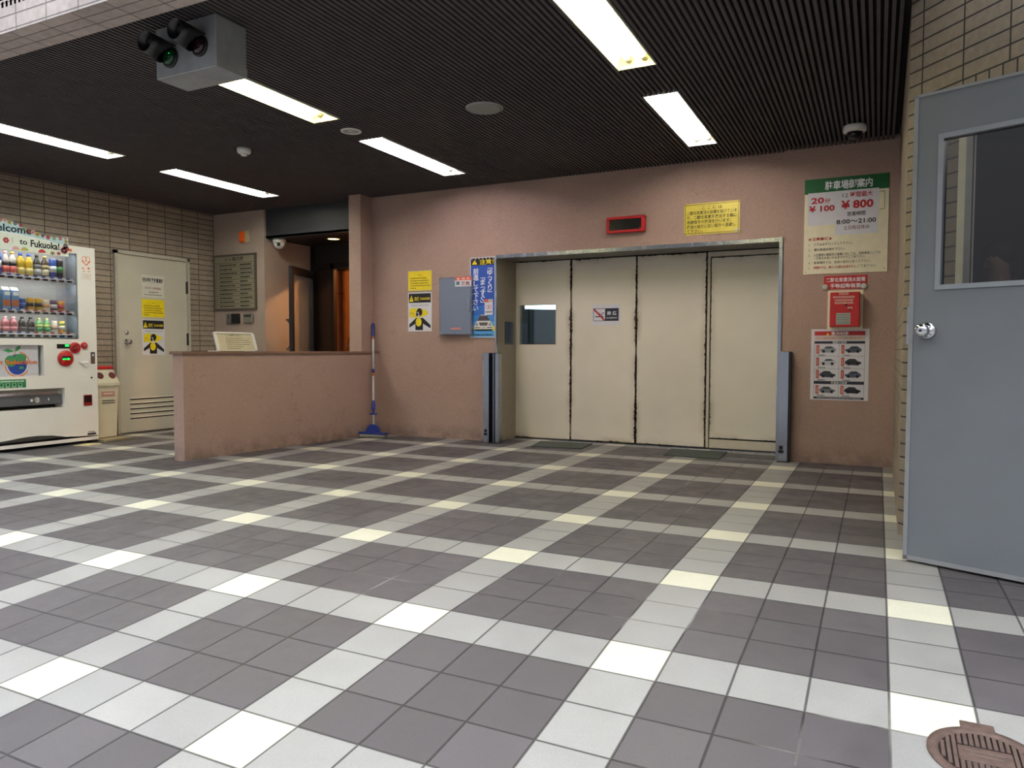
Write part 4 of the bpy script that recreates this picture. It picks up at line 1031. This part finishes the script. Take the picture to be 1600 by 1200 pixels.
# parking price board (right pilaster, 4 cm proud)
def PS(x, z): return BW(-.047 + (x + .047) * .994, .911 + (z - .911) * .994, 4.22)
s = Sign(PS(-.611, 1.533), .608, .758, .006)
s.rect('header_band', 0, 0, 1, .155, GREENB, 1); s.text('header_band', '駐車場御案内', .5, .115, .095, WH, 2, 'c', .62, .025)
for a in ((.89, .18, .955, .185), (.95, .18, .955, .365), (.90, .36, .955, .365)): s.rect('printed_frame', *a, INKG, 1)
s.text('lettering', '★注意事項★', .05, .645, .036, INKR, 2, 'l', .30, .02)
for y_, n_, tx, fit, x_ in ((.70, '1.', 'ドアは必ずロックして下さい。', .46, .13), (.755, '2.', '鍵は各自お持ち下さい。', .37, .13), (.812, '3.', '入出庫時の事故及び盗難に対しては、当駐車場としては', .80, .12), (.845, '', '一切責任を負いかねますのでご了承下さい。', .62, .125), (.893, '4.', '駐車場内では、係員の指示に従って下さい。', .68, .13)):
    if n_: s.text('lettering', n_, .06, y_, .03, INKG, 2, 'l')
    s.text('lettering', tx, x_, y_, .032, INK, 2, 'l', fit)
s.text('lettering', '5.', .06, .945, .03, INKG, 2, 'l'); s.text('lettering', '時間外では、車の入出庫は出来ません。', .13, .945, .032, INKR, 2, 'l', .52, .01); s.text('lettering', 'ご了承下さい。', .66, .945, .032, INKG, 2, 'l', .22)
for x_, y_ in ((.03, .975), (.965, .965)): s.disc('screws', x_, y_, .004, DARKMET, 2, n=8)
s.done('parking_board', 'cream parking information board with green heading on the pink wall', 'sign board', CREAM)
s = Sign(PS(-.585, 1.926), .207, .258, .001); s.F = s.F @ Matrix.Translation((0, 0, .0062))
s.text('lettering', '20', .12, .33, .25, INKR, 2, 'l', .46, .03); s.text('lettering', '分', .60, .32, .15, INKR, 2, 'l', .2, .02); s.text('lettering', '¥ 100', .04, .58, .24, INKR, 2, 'l', .92, .03)
s.done('price_sheet', 'blank bottomed white sheet reading 20 minutes 100 yen on the parking board', 'paper sheet', PAPER)
s = Sign(PS(-.379, 1.838), .308, .346, .001); s.F = s.F @ Matrix.Translation((0, 0, .0066))
s.text('lettering', '12', .16, .155, .12, INK, 2, 'l', .13); s.text('lettering', '時間最大', .34, .155, .13, INKR, 2, 'l', .52, .015); s.text('lettering', '¥ 800', .13, .41, .24, INKR, 2, 'l', .75, .035)
s.text('lettering', '営業時間', .28, .58, .11, INK, 2, 'l', .42, .005); s.text('lettering', '8:00～21:00', .03, .755, .14, INK, 2, 'l', .92, .02); s.text('lettering', '土日祝日休み', .2, .885, .1, M('maroon', '7a2a2c', .7), 2, 'l', .6, .005)
s.done('price_sheet', 'white sheet reading 12 hours 800 yen and opening hours on the parking board', 'paper sheet', PAPER)
# red heading plate and starter box
s = Sign(PS(-.453, 1.408), .315, .105, .003)
s.text('lettering', '二酸化炭素消火設備', .5, .44, .36, WH, 2, 'c', .9, .015); s.text('lettering', '手動起動装置', .5, .90, .36, WH, 2, 'c', .7, .015)
s.done('red_heading_plate', 'red plate with two lines of white lettering above the red starter box', 'sign', RED)
for x_, lab in ((-.443, 'round magnet on the lower corner of the red plate, towards the lift door'), (-.160, 'round magnet on the red plate corner towards the brick wall')):
    b = B(PS(x_, 1.425) @ Matrix.Translation((0, 0, .003))); b.lathe([(.024, 0), (.024, .006), (.018, .012), (0, .013)], M('magnet_pale', 'b4b6ac', .3), seg=20)
    tag(b.obj('round_magnet', None, tuple(PS(x_, 1.425) @ Vector((0, 0, .003)))), lab, 'magnet', 'magnets on the red plate')
t = thing('fire_gas_starter', 'red manual starter box on a cream back plate under the red plate', 'fire alarm box', tuple(PS(-.29, 1.08) @ Vector((0, 0, 0))))
b = B(PS(-.422, 1.085)); b.box(0, .258, 0, .31, 0, .004, CREAM); b.obj('back_plate', t)
b = B(PS(-.40, 1.102)); b.box(0, .213, 0, .272, .004, .085, RED, .005); bb_ = b.obj('box_body', t)
s = Sign(PS(-.40, 1.102) @ Matrix.Translation((0, 0, .085)), .213, .272, .0005)
for y_, x0_, x1_ in ((.02, .3, .62), (.115, .1, .82), (.205, .16, .78), (.285, .16, .78), (.43, .6, .76)): s.rect('p', x0_, y_, x1_, y_ + .05, M('label_strip', 'c9b9a8', .6), 1); s.dashes('p', x0_ + .02, x1_ - .02, y_ + .025, .018, INKR, 2)
s.disc('p', .5, .31, .006, YEL, 3, n=10); s.disc('p', .55, .37, .008, INK, 2, n=10); s.disc('p', .68, .5, .007, INK, 2, n=10)
s.rect('p', .22, .60, .70, .93, M('instruction_grey', '9ba39c', .6), 1)
for q in range(6): s.dashes('p', .25, .67, .645 + q * .048, .014, INKG, 2, q)
s.parts['p'].obj('instruction_labels', bb_, recalc=False)
# vehicle poster
s = Sign(PS(-.54, .514), .425, .57, .002)
s.rect('printed_face', .06, .03, .93, .09, M('poster_red', 'b02428', .5), 1); s.text('printed_face', '車両制限', .5, .082, .052, WH, 2, 'c', .3, .02); s.poly('printed_face', [(.26, .085), (.29, .05), (.32, .085)], YEL, 2)
s.rect('printed_face', .06, .095, .93, .155, M('poster_pink', 'cfc2ba', .6), 1); s.text('printed_face', '以下の車両は車重オーバーの為入庫出来ません', .5, .138, .03, INKR, 2, 'c', .8)
s.rect('printed_face', .06, .17, .93, .205, NAVY, 1); s.text('printed_face', '国産大型車', .5, .2, .034, WH, 2, 'c', .24, .01); s.rect('printed_face', .06, .735, .93, .775, NAVY, 1); s.text('printed_face', '外国産大型車', .5, .768, .034, WH, 2, 'c', .28, .01)
s.rect('printed_face', .06, .955, .93, .985, NAVY, 1); s.dashes('printed_face', .12, .88, .97, .008, PAPER, 2)
for x_ in (.06, .49, .926): s.rect('printed_face', x_, .205, x_ + .004, .735, INKG, 1); s.rect('printed_face', x_, .775, x_ + .004, .945, INKG, 1)
for y_ in (.38, .555, .733): s.rect('printed_face', .06, y_, .93, y_ + .003, INKG, 1)
cars = [('8f949c', 0), ('4a5260', 0), ('c2c6cc', 0), ('20242c', 1), ('333a44', 1), ('50586a', 0), ('70747c', 1), ('14161c', 1)]
for q, (cc, fl) in enumerate(cars):
    cx = (.30, .735)[q % 2]; cy = (.285, .46, .635, .855)[q // 2]; m1 = M('car_' + cc, cc, .5); k = -1 if fl else 1; w_ = .14; h_ = .045
    sh = [(-1, .5), (-.96, .0), (-.55, -.25), (-.25, -.95), (.45, -1), (.85, -.35), (1, -.05), (.98, .55), (.5, .95), (-.5, 1)]
    CP = 'car_picture%d' % q
    s.poly(CP, [(cx + k * x_ * w_, cy + y_ * h_) for x_, y_ in sh], m1, 2)
    s.poly(CP, [(cx + k * x_ * w_, cy + y_ * h_) for x_, y_ in ((-.45, -.28), (-.2, -.8), (.4, -.85), (.7, -.35))], M('car_window', '2a2e38', .4), 3)
    for x_ in (-.55, .55): s.disc(CP, cx + k * x_ * w_, cy + .62 * h_, .012, INK, 3, n=10)
    tx = cx - .205; s.rect('printed_face', tx, cy - .06, tx + .052, cy + .06, M('poster_tab', 'b83a30', .5), 2); s.dashes('printed_face', tx + .015, tx + .04, cy, .09, M('tab_pale', 'd8a090', .6), 3)
    s.dashes('printed_face', tx + .03, tx + .16, cy + .083, .012, INKG, 2)
s.done('vehicle_poster', 'white poster of eight restricted cars under the red starter box', 'poster', PAPER)

# ------------------------------------------------------------------ entry wall fittings
s = Sign(BW(-7.305, 1.383, 4.255), .69, .665, .018)
b0 = s.board(M('board_frame', '5a554c', .4, .3))
s.rect('name_plates', .035, .035, .965, .965, M('plate_bronze', '8d8671', .4, .2), 1)
s.text('lettering', 'ビル案内図', .5, .115, .075, INK, 3, 'c', .42, .01)
for i in range(11):
    y_ = .15 + i * .0735; s.rect('name_plates', .035, y_, .965, y_ + .006, M('plate_groove', '2e2a24', .6), 2)
    if i < 11:
        rn = random.Random(i); s.rect('lettering', .07, y_ + .03, .09, y_ + .05, INKG, 3); s.dashes('lettering', .15, rn.uniform(.42, .58), y_ + .042, .022, INK, 3, i); s.dashes('lettering', .64, rn.uniform(.8, .93), y_ + .042, .026, INK, 3, i + 40)
s.done('tenant_board', 'bronze tenant directory board on the wall beside the entry passage', 'directory board', board=b0)
t = thing('alarm_lamp', 'small orange alarm lamp on a cream base above the tenant board', 'alarm lamp', (-6.78, 4.26, 2.18))
b = B(BW(-6.86, 2.175, 4.262)); b.box(.08, .145, .0, .135, 0, .03, M('lamp_base', 'b7a88a', .5), .004); b.obj('lamp_base', t)
b = B(BW(-6.86, 2.175, 4.262)); b.box(.015, .082, .005, .13, 0, .06, AMBER, .012); b.obj('lamp_lens', t)
t = thing('intercom', 'black intercom panel under the tenant board', 'intercom', (-7.0, 4.26, 1.22))
b = B(BW(-7.10, 1.224, 4.262)); b.box(0, .085, 0, .118, 0, .03, M('intercom_grey', '6a6a66', .4, .2), .004); b.obj('speaker_panel', t)
b = B(BW(-7.10, 1.224, 4.262)); b.box(.085, .205, 0, .118, 0, .035, BLACK, .005); b.obj('screen', t)
b = B(BW(-7.10, 1.224, 4.262)); b.lathe([(.012, .03), (.01, .034), (0, .034)], CHROME, T=Matrix.Translation((.05, .055, 0)), seg=14); b.lathe([(.01, .03), (.008, .032), (0, .032)], BLACK, T=Matrix.Translation((.04, .085, 0)), seg=14); b.obj('call_button', t)
t = thing('key_slot_box', 'small grey card reader next to the black intercom', 'card reader', (-6.75, 4.26, 1.22))
b = B(BW(-6.828, 1.224, 4.262)); b.box(0, .152, 0, .12, 0, .03, M('reader_grey', '77726a', .4, .2), .01); b.obj('reader_body', t)
b = B(BW(-6.828, 1.224, 4.262)); b.box(.02, .125, .075, .098, .03, .033, BLACK); b.obj('card_slot', t)
# notice stand on the low wall
t = thing('notice_stand', 'white framed notice plate standing on the low wall coping', 'notice stand', (-5.14, 2.5, .896))
tilt = Vector((-.30, 0, .954)).normalized(); un = Vector((0, 1, 0)); nn = un.cross(tilt)
NF = frame((-5.075, 2.268, .900), (0, 1, 0), tuple(tilt), tuple(nn))
b = B(NF); b.box(0, .44, 0, .165, 0, .006, WHITE); b.box(0, .44, .152, .168, 0, .016, WHITE, .003); b.box(0, .03, 0, .165, 0, .012, WHITE, .003); b.box(.42, .452, 0, .158, 0, .016, WHITE, .004); b.obj('frame', t)
b = B(NF); b.poly([(.03, .004, .007), (.42, .004, .007), (.42, .152, .007), (.03, .152, .007)], M('notice_cream', 'cfc9a8', .2)); pl = b.obj('notice_plate', t)
s = Sign(NF @ Matrix.Translation((.03, .004, .0072)), .39, .148, 0.)
s.text('x', 'ご来客の方へ', .5, .14, .12, INK, 1, 'c', .4, .01)
for i in range(6): s.dashes('x', .22, (.7, .9, .95, .9, .7, .6)[i], .26 + i * .125, .035, INKG, 1, i)
s.parts['x'].obj('lettering', pl, recalc=False)
b = B(); b.box(-5.19, -5.07, 2.275, 2.30, .896, .902, WHITE); b.box(-5.19, -5.07, 2.68, 2.705, .896, .902, WHITE); b.obj('foot', t)

# ------------------------------------------------------------------ mop
mp = thing('sponge_mop', 'blue sponge mop leaning in the corner by the low wall', 'mop', (-4.735, 3.98, 0))
A_ = Vector((-4.735, 3.98, .10)); Z_ = Vector((-4.925, 4.236, 1.20))
def at(f): return tuple(A_.lerp(Z_, f))
MB = M('mop_blue', '273a8c', .4); MW = M('mop_white', 'c9c9cc', .3); MO = M('mop_orange', 'b8702e', .4)
b = B(); b.tube([at(0), at(.50)], .011, MW); b.tube([at(.55), at(.86)], .012, MW); b.obj('pole', mp)
b = B(); b.tube([at(.86), at(.87), at(.98), at(1.0)], [.014, .016, .017, .010], MB); b.obj('grip', mp)
b = B(); b.tube([at(.49), at(.515)], .016, MO); b.tube([at(.84), at(.865)], .0145, MO); b.obj('collar', mp)
b = B(); b.tube([at(.515), at(.55)], .0175, MB); b.obj('twist_lock', mp)
b = B(); b.tube([at(.16), at(.18), at(.24), at(.255)], [.014, .024, .02, .013], MB); c = Vector(at(.13)); b.box(c.x - .045, c.x + .045, c.y - .012, c.y + .012, c.z - .008, c.z + .008, MB, .004); b.tube([at(.12), at(.17)], .015, MB); b.obj('wring_lever', mp)
b = B()
pts = [(.075 * math.cos(a), .085 * math.sin(a)) for a in [PI * i / 12 for i in range(13)]]
b.prism(pts, -.022, .022, MB, T=frame((A_.x, A_.y - .004, .055), (1, .12, 0), (0, 0, 1), (.12, -1, 0))); b.obj('head_bracket', mp)
b = B(frame((A_.x, A_.y - .004, .0), (1, .12, 0), (0, 0, 1), (.12, -1, 0))); b.box(-.155, .155, .038, .058, -.035, .035, MB, .004); b.obj('head_clamp', mp)
b = B(frame((A_.x, A_.y - .004, .0), (1, .12, 0), (0, 0, 1), (.12, -1, 0))); b.box(-.15, .15, .002, .038, -.033, .033, M('sponge_grey', '8d8a86', .8, 0, .15, 90), .012, seg=3); b.obj('sponge', mp)

# ------------------------------------------------------------------ drain cover on the ramp
cx_, cy_ = .20, -.235
RUST = M('rusty_iron', '5b4a44', .7, .3, .25, 45)
nrm = Vector((0, -.0785, 1)).normalized(); vy = Vector((0, 1, .0785)).normalized()
DFm = frame((cx_, cy_, gz(cy_)), (1, 0, 0), tuple(vy), tuple(nrm))
t = thing('drain_cover', 'rusty round iron drain cover set in the tiled ramp', 'drain cover', (cx_, cy_, gz(cy_)))
b = B(DFm); b.lathe([(.122, .0005), (.122, .004), (.1, .005), (.098, .001)], RUST, seg=48); b.box(-.042, .032, .1, .148, .0005, .0045, RUST, .002, seg=1); b.obj('ring_frame', t)
b = B(DFm); b.lathe([(.097, .001), (0, .0012)], M('iron_dark', '2d2625', .8), seg=40)
for q in range(-7, 8):
    xx = q * .0125; L = math.sqrt(max(0, .094 ** 2 - xx ** 2))
    if abs(q) <= 4:
        b.box(xx - .004, xx + .004, -L, -.035, .001, .0045, RUST); b.box(xx - .004, xx + .004, .035, L, .001, .0045, RUST)
    else: b.box(xx - .004, xx + .004, -L, L, .001, .0045, RUST)
b.box(-.056, .056, -.031, .031, .001, .004, RUST, .002, seg=1); b.obj('grate', t)
s = Sign(DFm @ Matrix.Translation((-.05, -.028, .004)), .10, .056, 0.)
s.dashes('x', .1, .9, .3, .12, M('iron_worn', '6d5f58', .6, .3), 1, 2); s.dashes('x', .15, .85, .62, .12, M('iron_worn', '6d5f58', .6, .3), 1, 8)
s.parts['x'].obj('cast_marks', t, recalc=False)

# ------------------------------------------------------------------ two people behind the grey door's window
SKIN = M('skin', '9c7d6c', .6); HAIR = M('hair_dark', '17120f', .7); CLO = [M('dark_jacket', '2b2c30', .8), M('grey_shirt', '6c6c6c', .8)]
def person(x, y, head_z, face, label, cloth):
    k = head_z / 1.56
    root_loc = (x, y, 0)
    J = [((0, 0, .93), .13), ((0, 0, 1.12), .125), ((0, .01, 1.30), .13), ((0, .005, 1.41), .055), ((0, .02, 1.50), .075), ((0, .022, 1.58), .088), ((0, .01, 1.66), .06),
         ((.18, 0, 1.345), .055), ((.22, .02, 1.08), .042), ((.2, .12, .86), .033), ((.19, .16, .78), .03), ((-.18, 0, 1.345), .055), ((-.22, .02, 1.08), .042), ((-.2, .12, .86), .033), ((-.19, .16, .78), .03),
         ((.09, 0, .86), .085), ((.1, .01, .48), .058), ((.1, -.02, .08), .042), ((.1, .11, .035), .035), ((-.09, 0, .86), .085), ((-.1, .01, .48), .058), ((-.1, -.02, .08), .042), ((-.1, .11, .035), .035), ((0, .105, 1.555), .018)]
    E = [(0, 1), (1, 2), (2, 3), (3, 4), (4, 5), (5, 6), (2, 7), (7, 8), (8, 9), (9, 10), (2, 11), (11, 12), (12, 13), (13, 14), (0, 15), (15, 16), (16, 17), (17, 18), (0, 19), (19, 20), (20, 21), (21, 22), (5, 23)]
    me = bpy.data.meshes.new('person'); R = Matrix.Rotation(face, 4, 'Z')
    me.from_pydata([tuple(R @ (Vector(p) * k)) for p, r in J], E, [])
    o = bpy.data.objects.new('person', me); COL.objects.link(o); o.location = root_loc
    md = o.modifiers.new('Skin', 'SKIN'); md.use_smooth_shade = True
    sk = me.skin_vertices[0].data
    for i, (p, r) in enumerate(J): sk[i].radius = (r * k, r * k); sk[i].use_root = (i == 0)
    o.modifiers.new('Subdivision', 'SUBSURF').levels = 2
    me.materials.append(SKIN)
    tag(o, label, 'person')
    T = Matrix.Translation(root_loc) @ R @ Matrix.Scale(k, 4)
    b = B(T); b.sphere((0, -.005, 1.615), (.1, .112, .1), HAIR); b.sphere((0, -.05, 1.53), (.085, .06, .09), HAIR); b.obj('hair', o)
    b = B(T)
    secs = [((.15, .115), .90), ((.155, .13), 1.1), ((.195, .135), 1.28), ((.19, .10), 1.37), ((.075, .075), 1.425)]
    b.add([(rx * math.cos(2 * PI * i / 20), ry * math.sin(2 * PI * i / 20) + .005, z) for (rx, ry), z in secs for i in range(20)], [(j * 20 + i, j * 20 + (i + 1) % 20, (j + 1) * 20 + (i + 1) % 20, (j + 1) * 20 + i) for j in range(4) for i in range(20)], cloth, smooth=True)
    for sg in (1, -1): b.tube([(sg * .16, .0, 1.35), (sg * .225, .02, 1.08), (sg * .2, .11, .87)], [.07, .058, .045], cloth, seg=12)
    b.obj('jacket', o)
    b = B(T); 
    for sg in (1, -1): b.tube([(sg * .08, 0, .95), (sg * .1, .01, .48), (sg * .1, -.02, .07)], [.105, .08, .06], M('trousers', '1d1e24', .8), seg=12)
    b.obj('trousers', o)
    b = B(T)
    for sg in (1, -1): b.sphere((sg * .034, .094, 1.585), (.011, .007, .006), BLACK, u=8, v=6)
    b.box(-.022, .022, .097, .102, 1.508, 1.513, M('lips', '7a4038', .6)); b.obj('face_features', o)
person(.62, 3.28, 1.47, 2.35, 'person with dark hair and dark jacket behind the grey door window', CLO[0])
person(1.22, 3.75, 1.55, 2.1, 'person in grey shirt further inside behind the grey door window', CLO[1])

bpy.data.objects.remove(_fo)

# ------------------------------------------------------------------ light
def area(name, loc, sx, sy, power, col, rot=(0, 0, 0)):
    l = bpy.data.lights.new(name, 'AREA'); l.shape = 'RECTANGLE'; l.size = sx; l.size_y = sy; l.energy = power; l.color = col
    o = bpy.data.objects.new(name, l); COL.objects.link(o); o.location = loc; o.rotation_euler = rot; return o
for z_, w_ in ((1.808, 1.5), (1.528, 1.5), (1.222, 1.1)): area('vending_display_lamp', (-6.93, 1.78, z_), .016, .9, w_, (1, .97, .9), (0, math.radians(28), 0))  # the two lamps under the shelves are added to brighten the lower rows
l = bpy.data.lights.new('passage_lamp', 'POINT'); l.energy = 90; l.color = (1, .46, .16); l.shadow_soft_size = .03
o = bpy.data.objects.new('passage_lamp', l); COL.objects.link(o); o.location = (-5.35, 5.5, 2.15)
l = bpy.data.lights.new('downlight_lamp', 'SPOT'); l.energy = 18; l.color = (1, .7, .35); l.spot_size = math.radians(110); l.shadow_soft_size = .05
o = bpy.data.objects.new('downlight_lamp', l); COL.objects.link(o); o.location = (-5.79, 4.64, 2.195)
l = bpy.data.lights.new('store_room_fill', 'POINT'); l.energy = 10; l.color = (1, .9, .8); l.shadow_soft_size = .1  # added fill light so the people behind the glass show
o = bpy.data.objects.new('store_room_fill', l); COL.objects.link(o); o.location = (1.1, 2.3, 2.2)

w = bpy.data.worlds.new('overcast_sky'); SC.world = w; w.use_nodes = True
nt = w.node_tree; bg = nt.nodes['Background']
tc = nt.nodes.new('ShaderNodeTexCoord'); sp = nt.nodes.new('ShaderNodeSeparateXYZ'); nt.links.new(tc.outputs['Generated'], sp.inputs[0])
cr = nt.nodes.new('ShaderNodeValToRGB'); nt.links.new(sp.outputs[2], cr.inputs[0])
e = cr.color_ramp.elements
e[0].position = 0.; e[0].color = (.08, .08, .085, 1); e[1].position = 1.; e[1].color = (1., 1.02, 1.06, 1)
q = cr.color_ramp.elements.new(.35); q.color = (.12, .122, .13, 1)
q = cr.color_ramp.elements.new(.6); q.color = (.85, .87, .92, 1)
nt.links.new(cr.outputs[0], bg.inputs[0]); bg.inputs[1].default_value = 5.3

# ------------------------------------------------------------------ camera
def cam():
    yaw, pitch, roll = -.4598, -.0457, .0022
    f = Vector((math.sin(yaw) * math.cos(pitch), math.cos(yaw) * math.cos(pitch), math.sin(pitch)))
    r = Vector((math.cos(yaw), -math.sin(yaw), 0)); u = r.cross(f)
    r2 = r * math.cos(roll) + u * math.sin(roll); u2 = u * math.cos(roll) - r * math.sin(roll)
    c = bpy.data.cameras.new('camera'); o = bpy.data.objects.new('camera', c); COL.objects.link(o)
    loc = (-.04724, -2.24158, .91146)
    o.matrix_world = frame(loc, r2, u2, -f)
    c.sensor_width = 36; c.lens = 1154.2 * 36 / 1600; c.clip_start = .05
    SC.camera = o
cam()
SC.view_settings.view_transform = 'Standard'; SC.view_settings.look = 'None'; SC.view_settings.gamma = 1; SC.view_settings.use_curve_mapping = False
SC.view_settings.exposure = 0.
